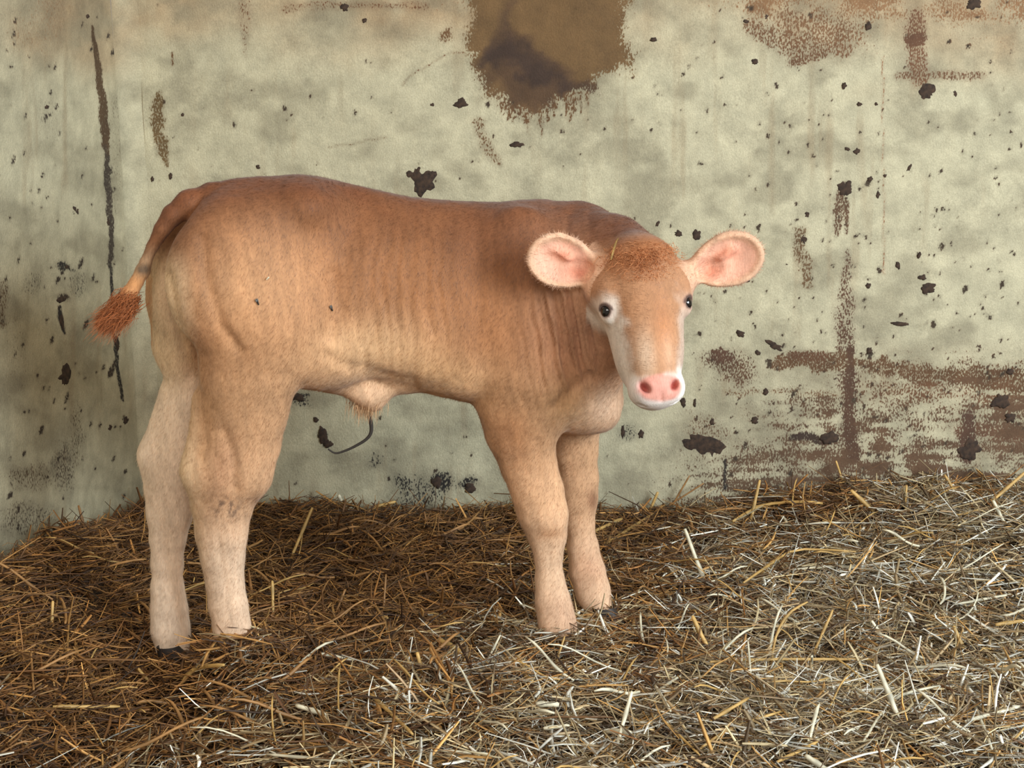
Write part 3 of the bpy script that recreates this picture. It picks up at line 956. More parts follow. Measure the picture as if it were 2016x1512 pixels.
# ---------------------------------------------------- surface of the field
def surface(F):
    ins = F < 0
    c8 = [(i, j, k) for i in (0, 1) for j in (0, 1) for k in (0, 1)]
    nx_, ny_, nz_ = F.shape
    sub = lambda i, j, k: ins[i:nx_ - 1 + i, j:ny_ - 1 + j, k:nz_ - 1 + k]
    anyv = np.zeros((nx_ - 1, ny_ - 1, nz_ - 1), bool); allv = ~anyv
    for c in c8:
        s_ = sub(*c); anyv |= s_; allv &= s_
    act = anyv & ~allv
    idx = np.argwhere(act)
    ids = np.full(act.shape, -1, np.int32)
    ids[act] = np.arange(len(idx))
    val = np.stack([F[idx[:, 0] + a, idx[:, 1] + b_, idx[:, 2] + c] for a, b_, c in c8], 1)
    pos = np.zeros((len(idx), 3)); cnt = np.zeros(len(idx))
    ca = np.array(c8, float)
    for a in range(8):
        for b_ in range(a + 1, 8):
            if np.abs(ca[a] - ca[b_]).sum() != 1:
                continue
            va, vb_ = val[:, a], val[:, b_]
            m = (va < 0) != (vb_ < 0)
            t = np.where(m, va / np.where(m, va - vb_, 1), 0)
            pos += np.where(m[:, None], ca[a] + (ca[b_] - ca[a]) * t[:, None], 0)
            cnt += m
    pos = idx + pos / cnt[:, None]
    quads = []
    for ax in range(3):
        sl0 = [slice(None)] * 3; sl1 = [slice(None)] * 3
        sl0[ax] = slice(0, -1); sl1[ax] = slice(1, None)
        a0, a1 = ins[tuple(sl0)], ins[tuple(sl1)]
        e = np.argwhere(a0 != a1)
        flip = a0[e[:, 0], e[:, 1], e[:, 2]]
        o1, o2 = [(1, 2), (2, 0), (0, 1)][ax]
        ok = (e[:, o1] > 0) & (e[:, o2] > 0) & (e[:, o1] < F.shape[o1] - 1) & (e[:, o2] < F.shape[o2] - 1)
        e, flip = e[ok], flip[ok]
        d1 = np.zeros(3, int); d1[o1] = 1
        d2 = np.zeros(3, int); d2[o2] = 1
        g = lambda p: ids[p[:, 0], p[:, 1], p[:, 2]]
        qd = np.stack([g(e - d1 - d2), g(e - d2), g(e), g(e - d1)], 1)
        qd[~flip] = qd[~flip][:, ::-1]
        quads.append(qd)
    return pos, np.concatenate(quads)


pos, BQ = surface(FIELD)
BV = np.array([GX0, GY0, GZ0]) + pos * H
del FIELD, fd.F
eds = np.concatenate([BQ[:, [0, 1]], BQ[:, [1, 2]], BQ[:, [2, 3]], BQ[:, [3, 0]]])


def relax(v, it, lam):
    for _ in range(it):
        acc = np.zeros_like(v); cn = np.bincount(eds[:, 0], minlength=len(v)).astype(float)
        for c in range(3):
            acc[:, c] = np.bincount(eds[:, 0], weights=v[eds[:, 1], c], minlength=len(v))
        v = v + lam * (acc / np.maximum(cn, 1)[:, None] - v)
    return v


def normals(v):
    n = np.cross(v[BQ[:, 2]] - v[BQ[:, 0]], v[BQ[:, 3]] - v[BQ[:, 1]])
    o = np.zeros_like(v)
    for c in range(3):
        for k in range(4):
            o[:, c] += np.bincount(BQ[:, k], weights=n[:, c], minlength=len(v))
    return o / np.maximum(np.linalg.norm(o, axis=1), 1e-12)[:, None]


for _ in range(3):
    BV = relax(BV, 1, .55); BV = relax(BV, 1, -.57)
BN = normals(BV)
px, py = project(BV)
near = sstep(.05, .45, -BN[:, 1])
loc = (BV - HO) @ HM.T / np.array([ST, SU, SC])                      # head coordinates of every vertex
on_head = (loc[:, 2] > -.21) & (loc[:, 0] > -.05) & (loc[:, 0] < .34) & (np.abs(loc[:, 1]) < .10) & (BV[:, 1] < 2.66)

# skin folds of the neck, ribs and flank: real relief
def bump(cx, cy, rx, ry, rot=0):
    c, s_ = math.cos(math.radians(rot)), math.sin(math.radians(rot))
    x_, y__ = px - cx, py - cy
    return np.exp(-(((x_ * c + y__ * s_) / rx) ** 2 + ((-x_ * s_ + y__ * c) / ry) ** 2))


disp = np.zeros(len(BV))
wv = px - (py - 560) * .22 + 14 * (fbm(px / 60, py / 90, oct=3, seed=201) - .5) * 2
fold = np.sin(wv / 2.5) * .42 + np.sin(wv / 4.6 + 1.0) * .5
disp += .0105 * fold * bump(1128, 650, 62, 105, 8) * sstep(2.610, 2.625, BV[:, 1]) * sstep(1215, 1170, px)
wv = px + 22 * (fbm(px / 50, py / 110, oct=3, seed=205) - .5) * 2
disp += .0016 * np.sin(wv / 4.2) * bump(820, 570, 110, 130)
disp += .0011 * np.sin(wv / 5.5 + .6) * bump(1130, 440, 70, 45)


def groove(pts, w, dep):
    global disp
    dd = np.full(len(BV), 1e9)
    for (ax, ay), (bx, by) in zip(pts[:-1], pts[1:]):
        dx, dy = bx - ax, by - ay
        t = np.clip(((px - ax) * dx + (py - ay) * dy) / (dx * dx + dy * dy), 0, 1)
        dd = np.minimum(dd, np.hypot(px - ax - t * dx, py - ay - t * dy))
    disp -= dep * np.exp(-(dd / w) ** 2) * near * (~on_head)


groove([(398, 470), (408, 560), (435, 640), (470, 690)], 13, .006)
groove([(330, 540), (345, 620), (360, 690), (378, 740)], 10, .006)
groove([(440, 850), (460, 900), (462, 960)], 12, .004)
groove([(655, 540), (665, 610), (650, 660)], 16, .006)
groove([(640, 700), (690, 722), (760, 740), (815, 750)], 12, .004)
groove([(740, 640), (720, 690), (718, 720)], 8, .003)
groove([(720, 400), (690, 470), (668, 540)], 26, .006)
groove([(940, 470), (935, 600), (955, 720)], 22, .004)
groove([(1095, 800), (1125, 770), (1160, 742)], 12, .006)
groove([(1100, 470), (1095, 560)], 18, .004)
groove([(1058, 870), (1062, 940)], 9, .003)
groove([(1082, 1080), (1084, 1150)], 7, .0015)
groove([(430, 1060), (445, 1160)], 7, .002)
groove([(327, 1060), (330, 1160)], 6, .002)
disp += .0012 * (fbm(BV[:, 0] * 60, BV[:, 1] * 60, BV[:, 2] * 45, oct=3, seed=211) - .5) * 2 * (1 - .7 * on_head)
BV = BV + BN * disp[:, None]
BV = relax(BV, 1, .25)
BN = normals(BV)

# ---- coat colour of every point of the body
px, py = project(BV)
zz_ = BV[:, 2]
n1 = fbm(BV[:, 0] * 14, BV[:, 1] * 14, BV[:, 2] * 9, oct=4, seed=221)
hair = fbm(BV[:, 0] * 190, BV[:, 1] * 190, BV[:, 2] * 32, oct=3, seed=223)
RED, TAN, PALE, CREAM, WHITE = lin(112, 65, 36), lin(160, 108, 70), lin(200, 154, 114), lin(224, 192, 160), lin(240, 228, 216)
PINK = lin(226, 156, 138)
coat = np.tile(TAN, (len(BV), 1))


def paint(w, c):
    global coat
    w = np.clip(w, 0, 1)[:, None]
    coat = coat * (1 - w) + np.asarray(c) * w


top = np.interp(px, [300, 415, 560, 720, 880, 1040, 1150, 1240], [420, 370, 345, 368, 395, 398, 418, 460])
hgt = (py - top) + (n1 - .5) * 90
paint(sstep(230, 0, hgt) * .95, RED)
paint(sstep(60, -10, hgt) * .5, lin(112, 60, 34))
paint(sstep(260, 420, hgt) * .75, PALE)
paint(bump(490, 580, 150, 120) * .75, lin(204, 154, 112))
paint(bump(1000, 480, 150, 90) * .85, lin(120, 74, 46))
paint(bump(960, 610, 120, 90) * .55, lin(152, 100, 62))
paint(bump(810, 560, 90, 110) * .45, lin(146, 96, 58))
paint(bump(1110, 470, 80, 70) * .6, lin(134, 86, 58))
paint(bump(1120, 620, 80, 110) * .8, lin(196, 146, 114))
paint(bump(1180, 660, 70, 110) * .6, lin(188, 142, 114))
paint(bump(730, 690, 110, 60) * .8, lin(222, 178, 134))
paint(bump(860, 745, 110, 50, 15) * .6, lin(220, 172, 124))
paint(bump(720, 780, 70, 40) * .9, lin(226, 184, 148))
paint(sstep(760, 1020, py) * .65, lin(214, 168, 130))
paint(sstep(980, 1120, py) * np.where(px < 540, .7, .4), lin(228, 198, 170))
paint(sstep(395, 330, px + (py - 560) * -.05) * sstep(470, 560, py) * .9, lin(224, 192, 154))      # pale inner buttock
paint(sstep(420, 385, px) * sstep(700, 800, py) * sstep(2.62, 2.68, BV[:, 1]) * .9, lin(238, 210, 184))   # far hind leg
paint(bump(1185, 805, 55, 45) * .8, lin(226, 188, 158))
paint(bump(1120, 800, 40, 40) * .6, lin(222, 178, 132))
paint(bump(1010, 860, 40, 70, -15) * .55, lin(180, 118, 74))
paint(bump(1085, 1050, 30, 12) * .5, lin(168, 112, 70))
paint(bump(1167, 985, 12, 24) * .8, lin(120, 76, 52))
paint(bump(447, 1000, 30, 24, 30) * .95 * sstep(.35, .65, fbm(px / 7, py / 9, oct=3, seed=229)), lin(86, 66, 56))
paint(bump(440, 920, 26, 60, 12) * .4, lin(180, 130, 100))
paint(bump(1110, 1210, 50, 40) * .5, lin(190, 146, 118))
paint(bump(1160, 1120, 40, 40) * .5, lin(176, 124, 92))
# tail
tl = sstep(340, 270, px) * sstep(500, 560, py) * (px < 300) * (py < 680)
paint(tl * .9, lin(206, 142, 88))
paint(bump(283, 530, 16, 11) * 1.3 * (BV[:, 1] < 2.68) * (px < 300), lin(120, 96, 74))
# head
T, Uh, Ch = loc[:, 0], loc[:, 1], loc[:, 2]
hd = sstep(-.02, .012, Ch - np.interp(T, [0, .08, .16, .24, .32], [-.10, -.135, -.135, -.115, -.10])) * sstep(-.05, -.02, T) * on_head
nh_ = (fbm(BV[:, 0] * 40, BV[:, 1] * 40, BV[:, 2] * 40, oct=3, seed=231) - .5)
paint(hd, lin(178, 128, 92))
paint(hd * np.exp(-((T - .05) / .045) ** 2 - (Uh / .06) ** 2) * .65, lin(160, 112, 78))
side = np.abs(Uh) / np.interp(T, [0, .08, .14, .20, .26, .32], [.075, .082, .078, .062, .052, .05])
paint(hd * sstep(.54, .90, side + nh_ * .4) * sstep(.070, .115, T + nh_ * .06) * np.where(Uh < 0, 1.0, .42), lin(232, 218, 204))
paint(hd * sstep(.5, .9, side + nh_ * .3) * sstep(.02, .08, T) * sstep(.14, .09, T) * .35, lin(176, 126, 92))
paint(hd * sstep(.06, -.01, T + nh_ * .05) * sstep(1.0, .5, side) * .85, lin(158, 98, 58))
paint(hd * np.exp(-((Uh - .018) / .018) ** 2 - ((T - .18) / .07) ** 2) * .75, lin(184, 118, 72))
paint(hd * np.exp(-((Uh + .022) / .018) ** 2 - ((T - .215) / .045) ** 2) * .6, lin(222, 192, 164))
paint(hd * np.exp(-((np.abs(Uh) - .022) / .014) ** 2 - ((T - .215) / .04) ** 2) * .4, lin(226, 190, 160))
paint(hd * sstep(.240, .268, T + nh_ * .04 + side * .014 - .010) * .9, lin(242, 230, 222))
pad = sstep(1.15, .85, np.sqrt((Uh / .043) ** 2 + ((T - .279) / .027) ** 2) + nh_ * .3)
paint(hd * pad * sstep(-.05, -.03, Ch) * .95, PINK)
for s_ in (-1, 1):
    paint(hd * np.exp(-(((Uh - s_ * .028) / .009) ** 2 + ((T - .277) / .012) ** 2)) * 1.2, lin(178, 92, 80))
    t, u_, c = EYE[0 if s_ < 0 else 1]
    de = np.linalg.norm(loc - np.array([t, u_ + s_ * .006, c + .012]), axis=1)
    paint(hd * sstep(.022, .015, de) * .30, lin(196, 146, 128))
    paint(hd * sstep(.0185, .0135, de + np.where(T > t, .002, -.001)) * .9, lin(74, 50, 44))
# ears
for ce, M, Ln in EARS:
    le = (BV - ce) @ M.T
    inside = sstep(1.25, .95, np.sqrt((le[:, 0] / (Ln * .60)) ** 2 + (le[:, 1] / .056) ** 2)) * (np.abs(le[:, 2]) < .04)
    paint(inside * .95, lin(222, 176, 144))
    inn = sstep(1.0, .78, np.sqrt((le[:, 0] / (Ln * .47)) ** 2 + (le[:, 1] / .040) ** 2)) * (BN @ M[2] > .1) * (np.abs(le[:, 2]) < .03)
    paint(inn * .9, lin(228, 172, 146))
    for (a, b_, ra, rb) in ((-.28, -.012, .20, .011), (.0, .012, .22, .010)):
        paint(inn * np.exp(-((le[:, 0] / Ln - a) / ra) ** 2 - ((le[:, 1] - b_) / rb) ** 2) * .7, lin(206, 122, 92))
coat *= (.84 + .32 * hair)[:, None]
coat *= (.84 + .32 * n1)[:, None]
streak = fbm(BV[:, 0] * 75 + BV[:, 2] * 9, BV[:, 1] * 40, BV[:, 2] * 11, oct=3, seed=227)
coat *= (1 + (.40 * (streak - .5)) * np.where(on_head, .3, 1))[:, None]

m_coat, nt, b = new_mat('calf_coat', 0.72)
at = node(nt, 'ShaderNodeAttribute', attribute_name='Col')
tc = node(nt, 'ShaderNodeTexCoord')
mp = node(nt, 'ShaderNodeMapping'); mp.inputs['Scale'].default_value = (1, 1, .22)
nn = node(nt, 'ShaderNodeTexNoise'); nn.inputs['Scale'].default_value = 420; nn.inputs['Detail'].default_value = 3
nt.links.new(tc.outputs['Object'], mp.inputs[0]); nt.links.new(mp.outputs[0], nn.inputs['Vector'])
r = node(nt, 'ShaderNodeMapRange'); r.inputs[1].default_value = .3; r.inputs[2].default_value = .7; r.inputs[3].default_value = .88; r.inputs[4].default_value = 1.1
nt.links.new(nn.outputs['Fac'], r.inputs[0])
vm = node(nt, 'ShaderNodeVectorMath', operation='SCALE')
nt.links.new(at.outputs['Color'], vm.inputs[0]); nt.links.new(r.outputs[0], vm.inputs['Scale']); nt.links.new(vm.outputs[0], b.inputs['Base Color'])
bp = node(nt, 'ShaderNodeBump'); bp.inputs['Strength'].default_value = .28; bp.inputs['Distance'].default_value = .0015
nt.links.new(nn.outputs['Fac'], bp.inputs['Height']); nt.links.new(bp.outputs[0], b.inputs['Normal'])
b.inputs['Specular IOR Level'].default_value = .25
b.inputs['Sheen Weight'].default_value = .15

calf = bpy.data.objects.new('calf', None)
COL.objects.link(calf)
calf.location = (-.12, 2.72, 0.0)
calf.empty_display_size = .2
calf['label'] = 'tawny young calf with white muzzle standing in straw, head turned to look out'
calf['category'] = 'calf'
OFF = np.array([-.12, 2.72, 0.0])


def part(name, v, quads=None, tris=None, mat=None, parent=calf, **kw):
    me_ = mesh_np(name, np.asarray(v) - OFF, quads, tris)
    return link(name, me_, mat, parent, **kw)


body = part('body', BV, BQ, None, m_coat)
set_color(body.data, coat)

# ---- eyes
m_eye, nt, b = new_mat('wet_black_eye', 0.06, tuple(lin(18, 13, 12)))
b.inputs['Coat Weight'].default_value = .6


def sphere(c, r, M=None, nu=24, nv=14):
    th = np.linspace(0, math.pi, nv); ph = np.arange(nu) / nu * 2 * math.pi
    T_, P_ = np.meshgrid(th, ph, indexing='ij')
    v = np.stack([np.sin(T_) * np.cos(P_), np.sin(T_) * np.sin(P_), np.cos(T_)], -1).reshape(-1, 3) * np.asarray(r)
    if M is not None:
        v = v @ np.asarray(M)
    i = np.arange(nv * nu).reshape(nv, nu)
    q_ = np.stack([i[:-1], np.roll(i[:-1], -1, 1), np.roll(i[1:], -1, 1), i[1:]], -1).reshape(-1, 4)
    return v + np.asarray(c), q_[:, ::-1]


for (t, u_, c) in EYE:
    s_ = 1 if u_ > 0 else -1
    v, q_ = sphere(hp(t, u_ + s_ * .0010, c + .0030), (.0130, .0118, .0122), HM)
    part('eye', v, q_, None, m_eye, label='dark wet eye')

# ---- hooves: two claws each
m_hoof, nt, b = new_mat('dark_hoof', 0.55, tuple(lin(46, 38, 34)))


def hoof(px_, py_, Y, fx, scale=1.0):
    c = P(px_, py_, Y)
    vs_, qs_, n0 = [], [], 0
    for s_ in (-1, 1):
        K, rings = 16, []
        a = np.arange(K) / K * 2 * math.pi
        for (h, r_, sh) in ((.052, .016, -.008), (.034, .0205, .0), (.012, .025, .012), (0, .0265, .018), (-.002, .012, .018)):
            rings.append(np.stack([np.cos(a) * r_ * 1.35 + sh + .004, np.sin(a) * r_ * .82 + s_ * .021, np.full(K, h)], 1))
        v = np.concatenate(rings) * scale
        i = np.arange(5 * K).reshape(5, K)
        q_ = np.stack([i[:-1], np.roll(i[:-1], -1, 1), np.roll(i[1:], -1, 1), i[1:]], -1).reshape(-1, 4)[:, ::-1]
        vs_.append(v); qs_.append(q_ + n0); n0 += len(v)
    v = np.concatenate(vs_)
    ca, sa = math.cos(fx), math.sin(fx)
    v = np.stack([v[:, 0] * ca - v[:, 1] * sa, v[:, 0] * sa + v[:, 1] * ca, v[:, 2]], 1)
    return part('hoof', v + c, np.concatenate(qs_), None, m_hoof, label='dark cloven hoof half buried in straw')


hoof(466, 1322, 2.622, .15)
hoof(336, 1312, 2.725, .25)
hoof(1122, 1300, 2.722, .05)
hoof(1188, 1235, 2.862, .05)

# ---- tail tuft of coarse red hair
m_hair, nt, b = new_mat('tuft_hair', 0.6)
at = node(nt, 'ShaderNodeAttribute', attribute_name='Col'); nt.links.new(at.outputs['Color'], b.inputs['Base Color'])


def strands(roots, paths_end, mid, r0, col, name, sag=.0, parent=calf, seg=4, **kw):
    """thin tapered hairs as three-sided tubes"""
    n = len(roots)
    ts = np.linspace(0, 1, seg + 1)
    pts = np.stack([(1 - t) ** 2 * roots + 2 * t * (1 - t) * mid + t * t * paths_end for t in ts], 1)
    d_ = paths_end - roots; d_ /= np.linalg.norm(d_, axis=1)[:, None]
    ref = np.where(np.abs(d_[:, 2:3]) > .8, np.array([[0, 1., 0]]), np.array([[0, 0, 1.]]))
    u_ = np.cross(d_, ref); u_ /= np.linalg.norm(u_, axis=1)[:, None]
    w = np.cross(d_, u_)
    rad = r0[:, None] * (1 - .85 * ts)[None]
    ring = []
    for k in range(3):
        a = k * 2 * math.pi / 3
        ring.append(pts + (math.cos(a) * u_ + math.sin(a) * w)[:, None] * rad[..., None])
    v = np.stack(ring, 2)                                  # n, seg+1, 3, xyz
    i = np.arange(n * (seg + 1) * 3).reshape(n, seg + 1, 3)
    j = np.roll(i, -1, 2)
    q_ = np.stack([i[:, :-1], j[:, :-1], j[:, 1:], i[:, 1:]], -1).reshape(-1, 4)
    me_ = mesh_np(name, v.reshape(-1, 3) - OFF, q_)
    set_color(me_, np.repeat(col, (seg + 1) * 3, axis=0))
    return link(name, me_, m_hair, parent, **kw)


n = 5200
a0, a1 = P(258, 585, 2.582), P(232, 622, 2.577)
f = rng.uniform(0, 1, n)[:, None]
root = a0 * (1 - f) + a1 * f + rng.normal(0, .0085, (n, 3))
ends = np.stack([P(x_, y__, 2.57) for x_, y__ in zip(rng.normal(203, 17, n) + (f[:, 0] - .5) * -14, rng.normal(648, 15, n))]) + rng.normal(0, .012, (n, 3)) * np.array([0, 1, 0])
ends = root + (ends - root) * rng.uniform(.25, .95, (n, 1))
mid = (root + ends) / 2 + rng.normal(0, .009, (n, 3)) + np.array([0, 0, .006])
cc = lin(186, 108, 60) * rng.uniform(.45, 1.15, (n, 1)) * np.array([1, 1, 1])
strands(root, ends, mid, rng.uniform(.0004, .0008, n), cc, 'tail_tuft', kind='stuff', label='frizzy rust red tuft at the end of the tail')

# ---- curly crown hair on the poll
n = 2600
tt_, uu_ = rng.uniform(-.012, .060, n), rng.normal(0, .030, n)
root = np.stack([hp(a, b_, -.003 - 9 * b_ * b_ - (.012 - a).clip(0) * .8) for a, b_ in zip(tt_, uu_)])
ends = root + nh * rng.uniform(.003, .014, (n, 1)) + lh * rng.uniform(-.004, .016, (n, 1)) + bh * rng.normal(0, .007, (n, 1))
mid = (root + ends) / 2 + rng.normal(0, .004, (n, 3))
cc = lin(196, 130, 84) * rng.uniform(.8, 1.4, (n, 1))
strands(root, ends, mid, rng.uniform(.0004, .0008, n), cc, 'poll_hair', kind='stuff', label='curly brown hair on top of the head')

# ---- short hair of the navel and the dried cord
n = 420
root = P(720, 790, 2.683) + rng.normal(0, 1, (n, 3)) * np.array([.013, .012, .006])
ends = root + np.array([-.004, 0, -.028]) * rng.uniform(.4, 1.3, (n, 1)) + rng.normal(0, .004, (n, 3))
strands(root, ends, (root + ends) / 2 + rng.normal(0, .002, (n, 3)), rng.uniform(.0004, .0008, n), lin(214, 168, 124) * rng.uniform(.7, 1.15, (n, 1)),
        'navel_hair', kind='stuff', label='pale hair hanging from the navel')
m_cord, nt, b = new_mat('dried_cord', 0.8, tuple(lin(48, 40, 34)))
path = resample([P(718, 796, 2.684), P(728, 822, 2.684), P(731, 848, 2.684), P(722, 864, 2.684), P(700, 878, 2.684), P(678, 888, 2.684), P(660, 892, 2.684), P(646, 884, 2.684)], 40)
s_ = S(850, 2.684)
v, q_, tr = tube(path, np.interp(np.arange(40), [0, 12, 39], [5.0, 3.4, 1.6]) * s_, 8)
part('navel_cord', v, q_, tr, m_cord, label='thin dark dried navel cord hanging in a curve')

# ---- short coat hair all over, lying along the body
fa = np.linalg.norm(np.cross(BV[BQ[:, 2]] - BV[BQ[:, 0]], BV[BQ[:, 3]] - BV[BQ[:, 1]]), axis=1)
N_COAT = 150000
fi = rng.choice(len(BQ), N_COAT, p=fa / fa.sum())
wq = rng.dirichlet((1, 1, 1, 1), N_COAT)
rp = (BV[BQ[fi]] * wq[..., None]).sum(1); rn = BN[BQ[fi, 0]]; rc = coat[BQ[fi, 0]]
lo = (rp - HO) @ HM.T / np.array([ST, SU, SC])
headm = (np.abs(lo[:, 1]) < .11) & (lo[:, 2] > -.17) & (lo[:, 0] > -.05) & (lo[:, 0] < .33) & (rp[:, 1] < 2.66)
ok = ~(headm & (lo[:, 0] > .245)) & (rp[:, 2] > .02)
for (t, u_, c) in EYE:
    ok &= np.linalg.norm(lo - np.array([t, u_, c + .01]), axis=1) > .026
rp, rn, rc, lo, headm = rp[ok], rn[ok], rc[ok], lo[ok], headm[ok]
flow = np.tile(np.array([-.45, 0, -.9]), (len(rp), 1))
flow[headm] = -lh * .4 + np.outer(np.sign(lo[headm, 1]), bh) * .8
earm = np.zeros(len(rp), bool)
for ce, M, Ln in EARS:
    le = (rp - ce) @ M.T
    e_ = (np.sqrt((le[:, 0] / (Ln * .62)) ** 2 + (le[:, 1] / .058) ** 2) < 1) & (np.abs(le[:, 2]) < .035)
    flow[e_] = (le[e_, :1] * M[0] + le[e_, 1:2] * M[1]) / .05
    earm |= e_
fl = flow - rn * (flow * rn).sum(1)[:, None]
fl /= np.maximum(np.linalg.norm(fl, axis=1), 1e-6)[:, None]
ln = rng.uniform(.005, .010, (len(rp), 1))
ln[headm] *= .8
ends = rp + (fl + rn * rng.uniform(.15, .40, (len(rp), 1)) + rng.normal(0, .18, rp.shape)) * ln
root = rp - rn * .0008
wd = np.cross(fl, rn) * .00038
me_v = np.stack([root - wd, root + wd, ends], 1).reshape(-1, 3)
tri = np.arange(len(me_v)).reshape(-1, 3)
me_ = mesh_np('coat', me_v - OFF, None, tri)
set_color(me_, np.repeat(rc * rng.uniform(.80, 1.20, (len(rp), 1)), 3, axis=0))
nrm_ = np.repeat(rn, 3, axis=0).astype(np.float32)
me_.normals_split_custom_set_from_vertices(nrm_.tolist())
link('coat', me_, m_hair, calf, kind='stuff', label='short tawny coat hair')

# ================================================================== loose stalks lying on top of the bedding
def stalk_mesh(path, rad, col, sides=7, name='straw_stalk'):
    """one hollow straw with a joint and frayed ends"""
    m_ = len(path)
    rr = np.full(m_, rad)
    rr[0] *= .75; rr[-1] *= .55
    k = rng.integers(2, max(3, m_ - 2)); rr[k] *= 1.35
    v, q_, tr = tube(path, rr, sides)
    me_ = mesh_np(name, v, q_, tr)
    c_ = np.tile(col, (len(v), 1)) * rng.uniform(.85, 1.1, (len(v), 1))
    c_[k * sides:(k + 1) * sides] *= .7
    set_color(me_, c_)
    me_.materials.append(m_straw)
    return me_


TONE = {'bleached': lin(226, 216, 188), 'golden': lin(202, 162, 96), 'brown': lin(158, 114, 66)}
def where(p):
    """what the stalk lies next to, in words"""
    x_, y_ = p[0], p[1]
    feet = {0: 'beside the forward hind hoof', 1: 'beside the rear hind hoof', 2: 'beside the forefoot set back', 3: 'beside the forefoot set forward'}
    dd = [math.hypot(x_ - P(*f_)[0], y_ - f_[2]) for f_ in FEET]
    k = int(np.argmin(dd))
    if dd[k] < .16:
        return feet[k]
    if y_ > 3.42:
        return 'in the corner of the walls' if x_ < -.65 else 'at the foot of the back wall'
    if x_ < -.66:
        return 'along the grey side wall' if x_ < -.85 else 'behind the tail of the calf'
    if y_ > 2.95:
        return 'between the calf and the back wall' if x_ < .2 else 'near the back wall beyond the head'
    if y_ > 2.62:
        return 'under the belly of the calf' if x_ < .12 else 'ahead of the calf under its head' if x_ < .45 else 'on pale straw ahead of the calf'
    return 'on brown litter alongside the hind legs' if x_ < -.28 else 'on the mound alongside the belly' if x_ < .15 else 'alongside the forelegs' if x_ < .5 else 'on straw well ahead of the calf'


def describe(o, kind, L_, thick, bent, rise, mid_):
    size = 'short ' if L_ < .07 else 'long ' if L_ > .13 else ''
    size += 'thick ' if thick > .0027 else 'thin ' if thick < .0018 else ''
    shape = ('bent ' if bent else '') + {'bleached': 'bleached', 'golden': 'golden', 'brown': 'dull brown'}[kind]
    pose = 'sticking up' if rise > .5 else 'tilted' if rise > .2 else 'lying flat'
    t = size + shape + ' straw stalk ' + pose + ' ' + where(mid_)
    o['label'] = t; o['category'] = 'straw'; o['group'] = kind + ' straw stalks ' + pose + ' ' + where(mid_)


def put_stalk(me_, loc, rotz, tilt=0.0):
    o = bpy.data.objects.new('straw_stalk', me_)
    COL.objects.link(o)
    o.location = loc
    o.rotation_euler = (0, -tilt, rotz)
    return o


TAKEN = []                                                   # centre lines already laid, so that no two stalks share a place


def lay(pts, w, kind, up=False):
    """a stalk through picture points: lying on the bedding, or rising from its lowest point"""
    w3 = []
    if up:
        low = max(pts, key=lambda p: p[1])
        g = G(*low, 0.0)
        for _ in range(8):
            g = G(*low, float(ground(g[0], g[1])) * .7 + g[2] * .3)
        for p in pts:
            w3.append(P(p[0], p[1], g[1] - .0 + .0004 * (low[1] - p[1])))
    else:
        for p in pts:
            g = G(*p, 0.0)
            for _ in range(4):
                g = G(*p, float(ground(g[0], g[1])) + .014)
            w3.append(g)
    w3 = np.array(w3)
    w3[:, 1] = np.minimum(w3[:, 1], BACK_Y - .03)
    side = CORNER - math.tan(LW_ANG) * (BACK_Y - w3[:, 1]) + .05
    w3[:, 0] += max(0.0, float((side - w3[:, 0]).max()))
    w3[:, 1] = np.where(side + .02 > w3[:, 0], np.minimum(w3[:, 1], BACK_Y - .07), w3[:, 1])
    if not up:
        w3[:, 2] = w3[:, 2] * .4 + np.linspace(w3[0, 2], w3[-1, 2], len(w3)) * .6
    path = resample(w3, 8)
    TAKEN.append(resample(path, 14))
    o0 = path[0].copy()
    rad = w * .42 * S(pts[0][1], w3[0][1])
    o = put_stalk(stalk_mesh(path - o0, rad, TONE[kind] * rng.uniform(.85, 1.1)), o0, 0)
    dv = path[-1] - path[0]; L_ = np.linalg.norm(dv)
    bent = np.linalg.norm(path[4] - (path[0] + path[-1]) / 2) > .07 * L_
    describe(o, kind, L_, rad, bent, abs(dv[2]) / L_, path.mean(0))


